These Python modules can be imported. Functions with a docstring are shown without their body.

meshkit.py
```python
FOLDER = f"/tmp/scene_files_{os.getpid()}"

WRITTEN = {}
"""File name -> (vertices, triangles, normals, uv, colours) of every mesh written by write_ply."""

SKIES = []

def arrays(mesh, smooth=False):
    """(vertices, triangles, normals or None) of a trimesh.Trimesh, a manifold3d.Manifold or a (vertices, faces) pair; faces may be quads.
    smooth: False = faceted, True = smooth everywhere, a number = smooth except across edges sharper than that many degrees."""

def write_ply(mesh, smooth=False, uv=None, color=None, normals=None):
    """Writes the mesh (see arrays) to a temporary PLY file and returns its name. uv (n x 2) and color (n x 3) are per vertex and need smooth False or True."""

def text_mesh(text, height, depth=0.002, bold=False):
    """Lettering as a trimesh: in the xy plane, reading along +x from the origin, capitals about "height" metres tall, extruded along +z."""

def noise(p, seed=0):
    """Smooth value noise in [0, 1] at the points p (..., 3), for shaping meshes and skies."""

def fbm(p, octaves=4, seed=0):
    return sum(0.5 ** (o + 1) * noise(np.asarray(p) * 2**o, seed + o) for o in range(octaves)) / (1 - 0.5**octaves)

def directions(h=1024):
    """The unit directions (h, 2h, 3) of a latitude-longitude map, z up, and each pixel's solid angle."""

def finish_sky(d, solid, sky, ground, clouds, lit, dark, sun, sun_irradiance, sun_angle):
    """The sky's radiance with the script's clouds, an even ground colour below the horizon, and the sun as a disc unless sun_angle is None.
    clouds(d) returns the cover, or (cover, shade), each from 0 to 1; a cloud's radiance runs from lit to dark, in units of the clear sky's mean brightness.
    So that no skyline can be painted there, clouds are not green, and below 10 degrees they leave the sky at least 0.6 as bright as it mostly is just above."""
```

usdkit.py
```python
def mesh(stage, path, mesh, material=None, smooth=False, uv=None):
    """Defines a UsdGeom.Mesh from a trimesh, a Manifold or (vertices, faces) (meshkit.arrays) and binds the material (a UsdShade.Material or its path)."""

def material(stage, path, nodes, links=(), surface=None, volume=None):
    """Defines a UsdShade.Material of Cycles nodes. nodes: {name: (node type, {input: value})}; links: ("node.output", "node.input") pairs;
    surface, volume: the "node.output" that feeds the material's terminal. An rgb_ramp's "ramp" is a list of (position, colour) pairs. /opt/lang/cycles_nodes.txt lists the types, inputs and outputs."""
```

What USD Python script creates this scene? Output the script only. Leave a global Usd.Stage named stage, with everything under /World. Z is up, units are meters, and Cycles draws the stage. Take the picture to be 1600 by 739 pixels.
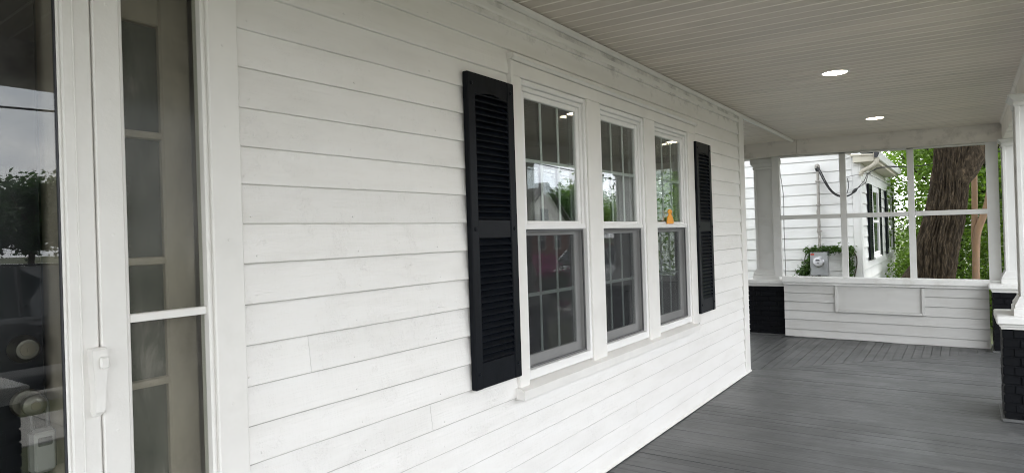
import math, random
import numpy as np
import trimesh, usdkit, meshkit
from pxr import Usd, UsdGeom, UsdLux, UsdShade, Gf, Sdf, Vt

stage = Usd.Stage.CreateInMemory()
UsdGeom.SetStageUpAxis(stage, UsdGeom.Tokens.z)
UsdGeom.SetStageMetersPerUnit(stage, 1.0)
UsdGeom.Xform.Define(stage, '/World')
UsdGeom.Scope.Define(stage, '/World/Looks')
random.seed(7)
RNG = np.random.default_rng(7)

# ------------------------------------------------------------------ camera
CAM = np.array([0.0, -1.8, 1.41])
YAW, PITCH, ROLL, FPX = math.radians(35.2), math.radians(0.13), math.radians(1.8), 1000.0
EXPOSURE = 1.38
f_ = np.array([math.cos(YAW) * math.cos(PITCH), math.sin(YAW) * math.cos(PITCH), math.sin(PITCH)])
r0 = np.array([math.sin(YAW), -math.cos(YAW), 0.0])
d0 = np.cross(f_, r0)
d0 = d0 if d0[2] < 0 else -d0
r_ = math.cos(ROLL) * r0 + math.sin(ROLL) * d0
d_ = -math.sin(ROLL) * r0 + math.cos(ROLL) * d0
cam = UsdGeom.Camera.Define(stage, '/World/camera')
m = np.eye(4)
m[0, :3], m[1, :3], m[2, :3], m[3, :3] = r_, -d_, -f_, CAM
cam.AddTransformOp().Set(Gf.Matrix4d(*m.ravel().tolist()))
cam.CreateHorizontalApertureAttr(36.0)
cam.CreateVerticalApertureAttr(36.0 * 739 / 1600)
cam.CreateFocalLengthAttr(36.0 * FPX / 1600)
cam.CreateClippingRangeAttr(Gf.Vec2f(0.05, 2000))
cam.CreateExposureAttr(EXPOSURE)

# ------------------------------------------------------------------ sky and sun (thin bright overcast)
SUN = np.array([0.50, -0.22, 0.84]); SUN /= np.linalg.norm(SUN)
SKY_STRENGTH, SUN_INT = 0.13, 0.4
CLOUD = 15.0
sky_mat = usdkit.material(stage, '/World/Looks/sky_look', {
    'sky': ('sky_texture', {'sky_type': 'single_scattering', 'sun_disc': False, 'sun_elevation': float(math.asin(SUN[2])),
                            'sun_rotation': float(math.atan2(SUN[0], SUN[1]))}),
    'tc': ('texture_coordinate', {}),
    'map': ('mapping', {'scale': (1.6, 1.6, 4.0)}),
    'n': ('noise_texture', {'scale': 1.7, 'detail': 6.0, 'roughness': 0.55, 'distortion': 0.4}),
    'cover': ('rgb_ramp', {'ramp': [(0.25, (.55, .55, .55)), (0.62, (1, 1, 1))]}),
    'n2': ('noise_texture', {'scale': 2.6, 'detail': 5.0, 'roughness': 0.6}),
    'tone': ('rgb_ramp', {'ramp': [(0.30, (0.62 * CLOUD, 0.66 * CLOUD, 0.74 * CLOUD)), (0.66, (1.0 * CLOUD, 1.0 * CLOUD, 1.0 * CLOUD))]}),
    'mix': ('mix', {}),
    'bg': ('background_shader', {'strength': SKY_STRENGTH})},
    [('tc.generated', 'map.vector'), ('map.vector', 'n.vector'), ('map.vector', 'n2.vector'), ('n.fac', 'cover.fac'), ('n2.fac', 'tone.fac'),
     ('cover.color', 'mix.fac'), ('sky.color', 'mix.color1'), ('tone.color', 'mix.color2'), ('mix.color', 'bg.color')], surface='bg.background')
dome = UsdLux.DomeLight.Define(stage, '/World/sky')
UsdShade.MaterialBindingAPI.Apply(dome.GetPrim()).Bind(sky_mat)
dome.GetPrim().SetCustomDataByKey('kind', 'structure')
sun = UsdLux.DistantLight.Define(stage, '/World/sun')
sun.CreateIntensityAttr(SUN_INT); sun.CreateNormalizeAttr(True); sun.CreateAngleAttr(14.0)
sun.CreateColorAttr(Gf.Vec3f(1.0, 0.96, 0.88))
zx = np.cross([0, 0, 1.0], SUN); zx /= np.linalg.norm(zx); zy = np.cross(SUN, zx)
ms = np.eye(4); ms[0, :3], ms[1, :3], ms[2, :3] = zx, zy, SUN
sun.AddTransformOp().Set(Gf.Matrix4d(*ms.ravel().tolist()))

# ------------------------------------------------------------------ helpers
_used, _origin = {}, {}

def path_for(parent, name):
    n = _used.get((parent, name), 0); _used[(parent, name)] = n + 1
    return f'{parent}/{name}' if n == 0 else f'{parent}/{name}_{n:03d}'

def tag(p, label=None, cat=None, group=None, kind=None):
    p = p.GetPrim() if hasattr(p, 'GetPrim') else p
    for k, v in (('label', label), ('category', cat), ('group', group), ('kind', kind)):
        if v: p.SetCustomDataByKey(k, v)
    return p

def thing(name, label, cat, loc=(0, 0, 0), rz=0.0, group=None, kind=None):
    p = path_for('/World', name)
    x = UsdGeom.Xform.Define(stage, p)
    x.AddTranslateOp().Set(Gf.Vec3d(*map(float, loc)))
    if rz: x.AddRotateZOp().Set(rz)
    _origin[p] = np.array(loc, float)
    tag(x, label, cat, group, kind)
    return p

def setting(name):
    return thing(name, None, None, kind='structure')

def root_of(p):
    return '/'.join(p.split('/')[:3])

def obj(name, mesh, mat, parent='/World', label=None, smooth=False, local=False, kind=None):
    """One Mesh prim; vertices in world space unless local (then relative to the thing's origin)."""
    p = path_for(parent, name)
    v, f, n = meshkit.arrays(mesh, False)
    v = np.array(v, float)
    if not local and parent != '/World':
        v = v - _origin[root_of(parent)]
    usdkit.mesh(stage, p, (v, f), mat, smooth=smooth)
    if label or kind: tag(stage.GetPrimAtPath(p), label, None, None, kind)
    return p

def dup(src, loc, rz=0.0, label=None, cat=None, group=None, scale=None):
    s = stage.GetPrimAtPath(src); was = s.GetCustomData()
    name = src.split('/')[2]
    base = name[:-4] if name[-4:-3] == '_' and name[-3:].isdigit() else name
    p = path_for('/World', base)
    x = UsdGeom.Xform.Define(stage, p)
    x.GetPrim().GetReferences().AddInternalReference(Sdf.Path(src))
    x.GetPrim().SetInstanceable(True)
    xf = UsdGeom.Xformable(x); xf.ClearXformOpOrder()
    x.AddTranslateOp(opSuffix='place').Set(Gf.Vec3d(*map(float, loc)))
    x.AddRotateZOp(opSuffix='place').Set(float(rz))
    ops = [o for o in xf.GetOrderedXformOps()]
    if scale: x.AddScaleOp(opSuffix='place').Set(Gf.Vec3f(*scale)); ops = [o for o in xf.GetOrderedXformOps()]
    xf.SetXformOpOrder([o for o in ops if 'place' in o.GetOpName()])
    tag(x, label or was.get('label'), cat or was.get('category'), group or was.get('group'))
    return p

_tv = np.array([[a, b, c] for a in (-1, 1) for b in (-1, 1) for c in (-1, 1)], float)
def _chamfer_template():
    pts, ax = [], []
    for s in _tv:
        for k in range(3):
            q = s * 0.8; q[k] = s[k]; pts.append(q); ax.append((s, k))
    h = trimesh.convex.convex_hull(np.array(pts))
    idx = [int(np.argmin(np.linalg.norm(np.array(pts) - v, axis=1))) for v in h.vertices]
    return [ax[i] for i in idx], np.array(h.faces)
_ca, _cf = _chamfer_template()
_cs, _ck = np.array([a[0] for a in _ca]), np.array([a[1] for a in _ca])

def box(x0, x1, y0, y1, z0, z1, b=0.0):
    lo, hi = np.array([min(x0, x1), min(y0, y1), min(z0, z1)], float), np.array([max(x0, x1), max(y0, y1), max(z0, z1)], float)
    c, h = (lo + hi) / 2, (hi - lo) / 2
    if b <= 0:
        f = np.array([[0, 1, 3], [0, 3, 2], [4, 6, 7], [4, 7, 5], [0, 4, 5], [0, 5, 1], [2, 3, 7], [2, 7, 6], [0, 2, 6], [0, 6, 4], [1, 5, 7], [1, 7, 3]])
        return trimesh.Trimesh(c + _tv * h, f, process=False)
    b = min(b, 0.45 * h.min() * 2)
    v = _cs * (h - b)
    v[np.arange(len(v)), _ck] = _cs[np.arange(len(v)), _ck] * h[_ck]
    return trimesh.Trimesh(c + v, _cf, process=False)

def cat(*ms):
    ms = [x for k in ms for x in (k if isinstance(k, (list, tuple)) else [k])]
    return trimesh.util.concatenate(ms)

def ext(pts, axis, a0, a1):
    """Convex profile extruded along an axis. axis 'x': pts are (y,z); 'y': (x,z); 'z': (x,y)."""
    pts = np.array(pts, float); n = len(pts); v = []
    for a in (a0, a1):
        for u, w in pts:
            v.append({'x': (a, u, w), 'y': (u, a, w), 'z': (u, w, a)}[axis])
    f = [[i, (i + 1) % n, n + (i + 1) % n] for i in range(n)] + [[i, n + (i + 1) % n, n + i] for i in range(n)]
    f += [[0, i + 1, i] for i in range(1, n - 1)] + [[n, n + i, n + i + 1] for i in range(1, n - 1)]
    t = trimesh.Trimesh(np.array(v), np.array(f), process=False)
    if t.volume < 0: t.invert()
    return t

def tube(pts, rad, n=8, cap=True):
    pts = np.array(pts, float); rad = np.broadcast_to(np.array(rad, float), len(pts))
    T = np.gradient(pts, axis=0); T /= np.linalg.norm(T, axis=1)[:, None]
    u = np.cross(T[0], [0, 0, 1.0]);
    if np.linalg.norm(u) < 1e-3: u = np.cross(T[0], [1.0, 0, 0])
    u /= np.linalg.norm(u); V = []
    for p, t, r in zip(pts, T, rad):
        u = u - t * (u @ t); u /= np.linalg.norm(u); w = np.cross(t, u)
        for k in range(n):
            a = 2 * math.pi * k / n; V.append(p + r * (math.cos(a) * u + math.sin(a) * w))
    F = []
    for i in range(len(pts) - 1):
        for k in range(n):
            a, b = i * n + k, i * n + (k + 1) % n; F += [[a, b, b + n], [a, b + n, a + n]]
    if cap:
        V += [pts[0], pts[-1]]; c0, c1 = len(V) - 2, len(V) - 1; e = (len(pts) - 1) * n
        for k in range(n): F += [[c0, (k + 1) % n, k], [c1, e + k, e + (k + 1) % n]]
    return trimesh.Trimesh(np.array(V), np.array(F), process=False)

def cyl(c, axis, r, l, n=28, r2=None):
    """Cylinder or cone frustum starting at c along axis."""
    c, axis = np.array(c, float), np.array(axis, float); axis /= np.linalg.norm(axis)
    return tube([c, c + axis * l * 0.999, c + axis * l], [r, r2 if r2 is not None else r, r2 if r2 is not None else r], n)

def lathe(c, axis, prof, n=32):
    """prof: (distance along axis, radius)."""
    c, axis = np.array(c, float), np.array(axis, float); axis /= np.linalg.norm(axis)
    u = np.cross(axis, [0, 0, 1.0]); u = u if np.linalg.norm(u) > 1e-3 else np.array([1.0, 0, 0]); u /= np.linalg.norm(u); w = np.cross(axis, u)
    V, F = [], []
    for d, r in prof:
        for k in range(n):
            a = 2 * math.pi * k / n; V.append(c + axis * d + max(r, 1e-4) * (math.cos(a) * u + math.sin(a) * w))
    for i in range(len(prof) - 1):
        for k in range(n):
            a, b = i * n + k, i * n + (k + 1) % n; F += [[a, b, b + n], [a, b + n, a + n]]
    return trimesh.Trimesh(np.array(V), np.array(F), process=False)

def smooth_path(pts, n):
    pts = np.array(pts, float)
    from scipy.interpolate import CubicSpline
    t = np.r_[0, np.cumsum(np.linalg.norm(np.diff(pts, axis=0), axis=1))]
    return CubicSpline(t, pts)(np.linspace(0, t[-1], n))

# ------------------------------------------------------------------ materials
def M(name, nodes, links, surface, volume=None):
    return usdkit.material(stage, '/World/Looks/' + name, nodes, links, surface=surface, volume=volume)

def paint(name, rgb, rough=0.5, vary=0.10, scale=(6, 6, 6), bump=0.15, grain=(2, 2, 40), dirt=None, dirt_amt=0.0, dirt_scale=1.5, rnd=0.05, spec=0.5, bump_d=0.004):
    lo = tuple(c * (1 - vary) for c in rgb); hi = tuple(min(1, c * (1 + vary * 0.4)) for c in rgb)
    nodes = {'g': ('geometry', {}), 'm1': ('mapping', {'scale': scale}), 'n1': ('noise_texture', {'scale': 1.0, 'detail': 5.0, 'roughness': 0.6}),
             'r1': ('rgb_ramp', {'ramp': [(0.3, lo), (0.7, hi)]}),
             'm2': ('mapping', {'scale': grain}), 'n2': ('noise_texture', {'scale': 4.0, 'detail': 6.0, 'roughness': 0.65}),
             'n4': ('noise_texture', {'scale': 130.0, 'detail': 2.0}), 'addn': ('math', {'math_type': 'multiply_add', 'value2': 0.35}),
             'b': ('bump', {'strength': bump, 'distance': bump_d}),
             'oi': ('object_info', {}), 'mr': ('map_range', {'from_min': 0, 'from_max': 1, 'to_min': 1 - rnd, 'to_max': 1 + rnd * 0.5}),
             'mul': ('mix', {'mix_type': 'multiply', 'fac': 1.0}),
             'rr': ('map_range', {'from_min': 0.3, 'from_max': 0.7, 'to_min': rough * 0.85, 'to_max': min(1, rough * 1.2)}),
             'p': ('principled_bsdf', {'roughness': rough, 'specular_ior_level': spec})}
    links = [('g.position', 'm1.vector'), ('m1.vector', 'n1.vector'), ('n1.fac', 'r1.fac'), ('g.position', 'm2.vector'), ('m2.vector', 'n2.vector'),
             ('g.position', 'n4.vector'), ('n4.fac', 'addn.value1'), ('n2.fac', 'addn.value3'),
             ('addn.value', 'b.height'), ('b.normal', 'p.normal'), ('oi.random', 'mr.value'), ('r1.color', 'mul.color1'), ('mr.result', 'mul.color2'),
             ('n1.fac', 'rr.value'), ('rr.result', 'p.roughness')]
    last = 'mul.color'
    if dirt:
        nodes.update({'n3': ('noise_texture', {'scale': dirt_scale, 'detail': 7.0, 'roughness': 0.68}), 'r3': ('rgb_ramp', {'ramp': [(0.52, (0, 0, 0)), (0.72, (dirt_amt,) * 3)]}),
                      'md': ('mix', {'color2': dirt})})
        links += [('g.position', 'n3.vector'), ('n3.fac', 'r3.fac'), ('r3.color', 'md.fac'), (last, 'md.color1')]
        last = 'md.color'
    links.append((last, 'p.base_color'))
    return M(name, nodes, links, 'p.BSDF')

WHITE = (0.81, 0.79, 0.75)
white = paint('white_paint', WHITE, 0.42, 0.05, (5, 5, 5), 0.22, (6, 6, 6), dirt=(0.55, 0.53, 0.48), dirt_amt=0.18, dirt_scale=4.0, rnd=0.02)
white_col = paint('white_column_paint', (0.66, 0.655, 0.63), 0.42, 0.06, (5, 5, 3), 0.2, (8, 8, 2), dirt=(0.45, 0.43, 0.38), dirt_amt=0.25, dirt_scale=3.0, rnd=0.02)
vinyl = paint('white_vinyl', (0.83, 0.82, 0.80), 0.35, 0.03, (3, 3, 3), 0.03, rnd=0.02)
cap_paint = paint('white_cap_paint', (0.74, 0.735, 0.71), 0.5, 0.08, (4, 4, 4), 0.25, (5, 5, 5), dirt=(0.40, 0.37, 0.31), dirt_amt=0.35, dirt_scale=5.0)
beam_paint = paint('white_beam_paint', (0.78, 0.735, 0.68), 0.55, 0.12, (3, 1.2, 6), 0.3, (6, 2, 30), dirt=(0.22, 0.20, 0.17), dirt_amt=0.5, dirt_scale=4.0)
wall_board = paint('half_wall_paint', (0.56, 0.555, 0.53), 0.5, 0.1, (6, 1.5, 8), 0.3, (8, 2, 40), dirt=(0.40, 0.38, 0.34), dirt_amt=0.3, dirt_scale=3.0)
ceil_paint = paint('ceiling_paint', (0.70, 0.625, 0.555), 0.5, 0.10, (2, 0.8, 2), 0.12, (20, 1.5, 20), dirt=(0.38, 0.36, 0.32), dirt_amt=0.4, dirt_scale=1.1, rnd=0.07)
bead_lit_paint = paint('ceiling_bead_lit_paint', (0.93, 0.87, 0.80), 0.45, 0.06, (2, 0.8, 2), 0.1, (20, 1.5, 20))  # lighter than the boards: the light caught by the beads is put into the colour
black_vinyl = paint('black_shutter', (0.0030, 0.0042, 0.0065), 0.36, 0.25, (10, 10, 4), 0.25, (5, 5, 60), rnd=0.08, spec=0.13)
black_brick = paint('black_brick', (0.0032, 0.0038, 0.0052), 0.5, 0.3, (18, 18, 18), 0.7, (25, 25, 25), rnd=0.3, bump_d=0.006, spec=0.12)
mortar = paint('black_mortar', (0.004, 0.0045, 0.006), 0.7, 0.3, (30, 30, 30), 0.6, (30, 30, 30), spec=0.15)
navy = paint('navy_door', (0.006, 0.007, 0.010), 0.4, 0.1, (4, 4, 4), 0.05, spec=0.2)
beige = paint('aged_beige_paint', (0.37, 0.325, 0.275), 0.6, 0.25, (9, 9, 3), 0.3, (10, 10, 3), dirt=(0.2, 0.17, 0.13), dirt_amt=0.5, dirt_scale=6.0)
interior = paint('interior_wall', (0.28, 0.28, 0.28), 0.8, 0.05, bump=0.0)
interior_floor = paint('interior_floor', (0.10, 0.06, 0.035), 0.4, 0.3, (2, 14, 2), bump=0.0)
neigh = paint('neighbour_paint', (0.80, 0.80, 0.785), 0.6, 0.06, (3, 2, 3), 0.2, (6, 2, 30), dirt=(0.55, 0.56, 0.42), dirt_amt=0.22, dirt_scale=1.0)
soffit_paint = paint('soffit_paint', (0.62, 0.58, 0.48), 0.6, 0.12, (4, 4, 4), 0.2)
plain_grey = paint('grey_metal_box', (0.34, 0.35, 0.355), 0.4, 0.1, (12, 12, 12), 0.05)
screen_grey = paint('screen_edge_grey', (0.10, 0.10, 0.10), 0.5, 0.1)
muntin_grey = paint('muntin_grey', (0.56, 0.60, 0.575), 0.4, 0.05, bump=0.02)
dark_metal = paint('dark_metal', (0.04, 0.04, 0.045), 0.4, 0.2)
cable_black = paint('cable_black', (0.02, 0.02, 0.02), 0.5, 0.2)
conduit_grey = paint('conduit_grey', (0.38, 0.36, 0.33), 0.6, 0.25, (20, 20, 20), 0.3)
asphalt = paint('asphalt', (0.055, 0.055, 0.057), 0.9, 0.25, (6, 6, 6), 0.5, (60, 60, 60))
concrete = paint('concrete', (0.36, 0.35, 0.325), 0.85, 0.15, (4, 4, 4), 0.4, (30, 30, 30))
roofing = paint('roof_shingle', (0.10, 0.095, 0.09), 0.85, 0.3, (5, 5, 20), 0.5, (8, 8, 40))
far_brick = paint('far_brick', (0.24, 0.105, 0.075), 0.8, 0.25, (6, 6, 14), 0.3)
cream = paint('cream_siding', (0.55, 0.54, 0.50), 0.7, 0.1)
rubber = paint('tyre_rubber', (0.015, 0.015, 0.015), 0.8, 0.2)
red_label = paint('red_label', (0.5, 0.08, 0.06), 0.6, 0.1)
orange = paint('orange_plastic', (0.90, 0.36, 0.02), 0.45, 0.1, rnd=0)
ladder_wood = paint('pole_wood', (0.14, 0.10, 0.07), 0.8, 0.3, (8, 8, 1.2), 0.5, (12, 12, 1))

def metal(name, rgb, rough):
    return M(name, {'g': ('geometry', {}), 'n': ('noise_texture', {'scale': 60.0, 'detail': 4.0}), 'rr': ('map_range', {'from_min': 0.3, 'from_max': 0.7, 'to_min': rough * 0.7, 'to_max': rough * 1.4}),
                    'p': ('principled_bsdf', {'base_color': rgb, 'metallic': 1.0, 'roughness': rough})},
             [('g.position', 'n.vector'), ('n.fac', 'rr.value'), ('rr.result', 'p.roughness')], 'p.BSDF')
nickel = metal('satin_nickel', (0.12, 0.114, 0.10), 0.42)
brass = paint('key_brass', (0.10, 0.085, 0.06), 0.35, 0.2, bump=0.0)
chrome = metal('wheel_metal', (0.6, 0.6, 0.62), 0.25)
carpaint = {}
for nm, c in (('black', (0.012, 0.012, 0.014)), ('silver', (0.45, 0.46, 0.48)), ('white', (0.75, 0.75, 0.74)), ('red', (0.25, 0.02, 0.02))):
    carpaint[nm] = M('car_paint_' + nm, {'p': ('principled_bsdf', {'base_color': c, 'roughness': 0.3, 'coat_weight': 1.0, 'coat_roughness': 0.03, 'metallic': 0.4 if nm == 'silver' else 0.0})}, [], 'p.BSDF')
car_glass = M('car_glass', {'p': ('principled_bsdf', {'base_color': (0.02, 0.024, 0.026), 'roughness': 0.04, 'specular_ior_level': 0.8})}, [], 'p.BSDF')
lens_glass = M('headlight_lens', {'p': ('principled_bsdf', {'base_color': (0.6, 0.6, 0.62), 'roughness': 0.1, 'coat_weight': 1.0})}, [], 'p.BSDF')

def pane_mat(name, ior=0.05, tint=(0.93, 0.95, 0.94), wave=0.02, film=None, film_amt=0.0, rough=0.0, film_lo=0.4):
    nodes = {'g': ('geometry', {}), 'n': ('noise_texture', {'scale': 2.2, 'detail': 1.0}), 'b': ('bump', {'strength': wave, 'distance': 0.02}),
             'lw': ('layer_weight', {'blend': 0.5}), 'pw': ('math', {'math_type': 'power', 'value2': 5.0}), 'fr': ('math', {'math_type': 'multiply_add', 'value2': 1 - ior, 'value3': ior}), 't': ('transparent_bsdf', {'color': tint}), 'gl': ('glossy_bsdf', {'color': (1, 1, 1), 'roughness': rough}), 'mx': ('mix_closure', {})}
    links = [('g.position', 'n.vector'), ('n.fac', 'b.height'), ('b.normal', 'gl.normal'), ('lw.facing', 'pw.value1'), ('pw.value', 'fr.value1'), ('fr.value', 'mx.fac'), ('t.BSDF', 'mx.closure1'), ('gl.BSDF', 'mx.closure2')]
    out = 'mx.closure'
    if film:
        nodes.update({'mp': ('mapping', {'scale': (14, 14, 3.0)}), 'fn': ('noise_texture', {'scale': 1.0, 'detail': 8.0, 'roughness': 0.72, 'distortion': 1.2}),
                      'fn2': ('noise_texture', {'scale': 5.0, 'detail': 3.0}), 'fm': ('math', {'math_type': 'multiply'}),
                      'fr2': ('rgb_ramp', {'ramp': [(0.08, (film_amt * film_lo,) * 3), (0.30, (film_amt,) * 3), (0.48, (min(1, film_amt * 2.6),) * 3)]}),
                      'fd': ('diffuse_bsdf', {'color': film}), 'mf': ('mix_closure', {})})
        links += [('g.position', 'mp.vector'), ('mp.vector', 'fn.vector'), ('g.position', 'fn2.vector'), ('fn.fac', 'fm.value1'), ('fn2.fac', 'fm.value2'), ('fm.value', 'fr2.fac'),
                  ('fr2.color', 'mf.fac'), (out, 'mf.closure1'), ('fd.BSDF', 'mf.closure2')]
        out = 'mf.closure'
    return M(name, nodes, links, out)
glass = pane_mat('window_glass', 0.075, (0.90, 0.92, 0.91), 0.012)
storm_glass = pane_mat('storm_glass', 0.045, (0.94, 0.95, 0.93), 0.006)
dirty_glass = pane_mat('dirty_glass', 0.005, (0.84, 0.85, 0.82), 0.05, film=(0.40, 0.37, 0.32), film_amt=0.05, rough=0.10, film_lo=0.3)
inner_glass = pane_mat('old_glass', 0.001, (0.45, 0.52, 0.46), 0.25, film=(0.065, 0.082, 0.068), film_amt=0.45, rough=0.3, film_lo=0.8)
screen = M('insect_screen', {'g': ('geometry', {}), 'n': ('noise_texture', {'scale': 3.0, 'detail': 3.0}), 'r': ('map_range', {'from_min': 0.3, 'from_max': 0.7, 'to_min': 0.46, 'to_max': 0.54}),
                             't': ('transparent_bsdf', {}), 'd': ('diffuse_bsdf', {'color': (0.022, 0.0225, 0.023)}), 'mx': ('mix_closure', {})},
           [('g.position', 'n.vector'), ('n.fac', 'r.value'), ('r.result', 'mx.fac'), ('t.BSDF', 'mx.closure1'), ('d.BSDF', 'mx.closure2')], 'mx.closure')
lamp_on = M('lamp_lens', {'e': ('emission', {'color': (1.0, 0.84, 0.62), 'strength': 7.0})}, [], 'e.emission')

# clapboard paint: brush grain, runs, chalky blotches; mildew where the boards meet the porch ceiling
siding = M('clapboard_paint', {
    'g': ('geometry', {}), 'sx': ('separate_xyz', {}),
    'm1': ('mapping', {'scale': (2.0, 5, 9)}), 'n1': ('noise_texture', {'scale': 1.0, 'detail': 6.0, 'roughness': 0.6}),
    'r1': ('rgb_ramp', {'ramp': [(0.25, (0.765, 0.745, 0.705)), (0.5, (0.825, 0.805, 0.77)), (0.75, (0.845, 0.83, 0.80))]}),
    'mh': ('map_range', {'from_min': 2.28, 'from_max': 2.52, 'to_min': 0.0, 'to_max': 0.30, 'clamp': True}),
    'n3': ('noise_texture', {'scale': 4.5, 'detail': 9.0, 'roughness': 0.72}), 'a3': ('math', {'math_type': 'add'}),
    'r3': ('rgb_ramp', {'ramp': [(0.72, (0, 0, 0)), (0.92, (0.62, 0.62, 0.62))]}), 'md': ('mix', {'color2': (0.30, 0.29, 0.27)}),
    'm2': ('mapping', {'scale': (3.0, 10, 70)}), 'n2': ('noise_texture', {'scale': 1.0, 'detail': 7.0, 'roughness': 0.7}),
    'm5': ('mapping', {'scale': (40, 40, 9)}), 'n5': ('noise_texture', {'scale': 1.0, 'detail': 3.0, 'roughness': 0.6}),
    'n6': ('noise_texture', {'scale': 5.0, 'detail': 8.0, 'roughness': 0.75}), 'r6': ('rgb_ramp', {'ramp': [(0.54, (0, 0, 0)), (0.60, (1, 1, 1))]}),
    'h1': ('math', {'math_type': 'multiply_add', 'value2': 0.7}), 'h2': ('math', {'math_type': 'multiply_add', 'value2': 0.4}),
    'b': ('bump', {'strength': 0.55, 'distance': 0.005}),
    'oi': ('object_info', {}), 'mr': ('map_range', {'from_min': 0, 'from_max': 1, 'to_min': 0.965, 'to_max': 1.02}), 'mul': ('mix', {'mix_type': 'multiply', 'fac': 1.0}),
    'p': ('principled_bsdf', {'roughness': 0.42})},
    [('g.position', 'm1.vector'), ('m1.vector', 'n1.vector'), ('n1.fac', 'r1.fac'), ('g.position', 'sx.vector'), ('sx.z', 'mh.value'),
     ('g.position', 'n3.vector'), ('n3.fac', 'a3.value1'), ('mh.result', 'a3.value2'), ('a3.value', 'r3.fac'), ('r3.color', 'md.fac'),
     ('g.position', 'm2.vector'), ('m2.vector', 'n2.vector'), ('g.position', 'm5.vector'), ('m5.vector', 'n5.vector'), ('g.position', 'n6.vector'), ('n6.fac', 'r6.fac'),
     ('n5.fac', 'h1.value1'), ('n2.fac', 'h1.value3'), ('r6.color', 'h2.value1'), ('h1.value', 'h2.value3'), ('h2.value', 'b.height'), ('b.normal', 'p.normal'),
     ('oi.random', 'mr.value'), ('r1.color', 'mul.color1'), ('mr.result', 'mul.color2'), ('mul.color', 'md.color1'), ('md.color', 'p.base_color')], 'p.BSDF')

def floor_mat(name, grain):
    return M(name, {
        'g': ('geometry', {}), 'm1': ('mapping', {'scale': grain}), 'n1': ('noise_texture', {'scale': 1.0, 'detail': 7.0, 'roughness': 0.65, 'distortion': 0.3}),
        'r1': ('rgb_ramp', {'ramp': [(0.28, (0.052, 0.054, 0.054)), (0.45, (0.086, 0.088, 0.087)), (0.75, (0.112, 0.114, 0.112))]}),
        'n3': ('noise_texture', {'scale': 2.2, 'detail': 8.0, 'roughness': 0.7}), 'r3': ('rgb_ramp', {'ramp': [(0.60, (0, 0, 0)), (0.78, (0.5, 0.5, 0.5))]}), 'md': ('mix', {'color2': (0.24, 0.24, 0.23)}),
        'oi': ('object_info', {}), 'mr': ('map_range', {'from_min': 0, 'from_max': 1, 'to_min': 0.76, 'to_max': 1.06}), 'mul': ('mix', {'mix_type': 'multiply', 'fac': 1.0}),
        'b': ('bump', {'strength': 0.5, 'distance': 0.004}), 'rr': ('map_range', {'from_min': 0.3, 'from_max': 0.7, 'to_min': 0.30, 'to_max': 0.55}),
        'p': ('principled_bsdf', {'roughness': 0.4, 'specular_ior_level': 0.45})},
        [('g.position', 'm1.vector'), ('m1.vector', 'n1.vector'), ('n1.fac', 'r1.fac'), ('r1.color', 'mul.color1'), ('oi.random', 'mr.value'), ('mr.result', 'mul.color2'),
         ('g.position', 'n3.vector'), ('n3.fac', 'r3.fac'), ('r3.color', 'md.fac'), ('mul.color', 'md.color1'), ('md.color', 'p.base_color'),
         ('n1.fac', 'b.height'), ('b.normal', 'p.normal'), ('n3.fac', 'rr.value'), ('rr.result', 'p.roughness')], 'p.BSDF')
floor_y = floor_mat('grey_floor_paint_across', (26, 1.3, 8))
floor_x = floor_mat('grey_floor_paint_along', (1.3, 26, 8))

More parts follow.
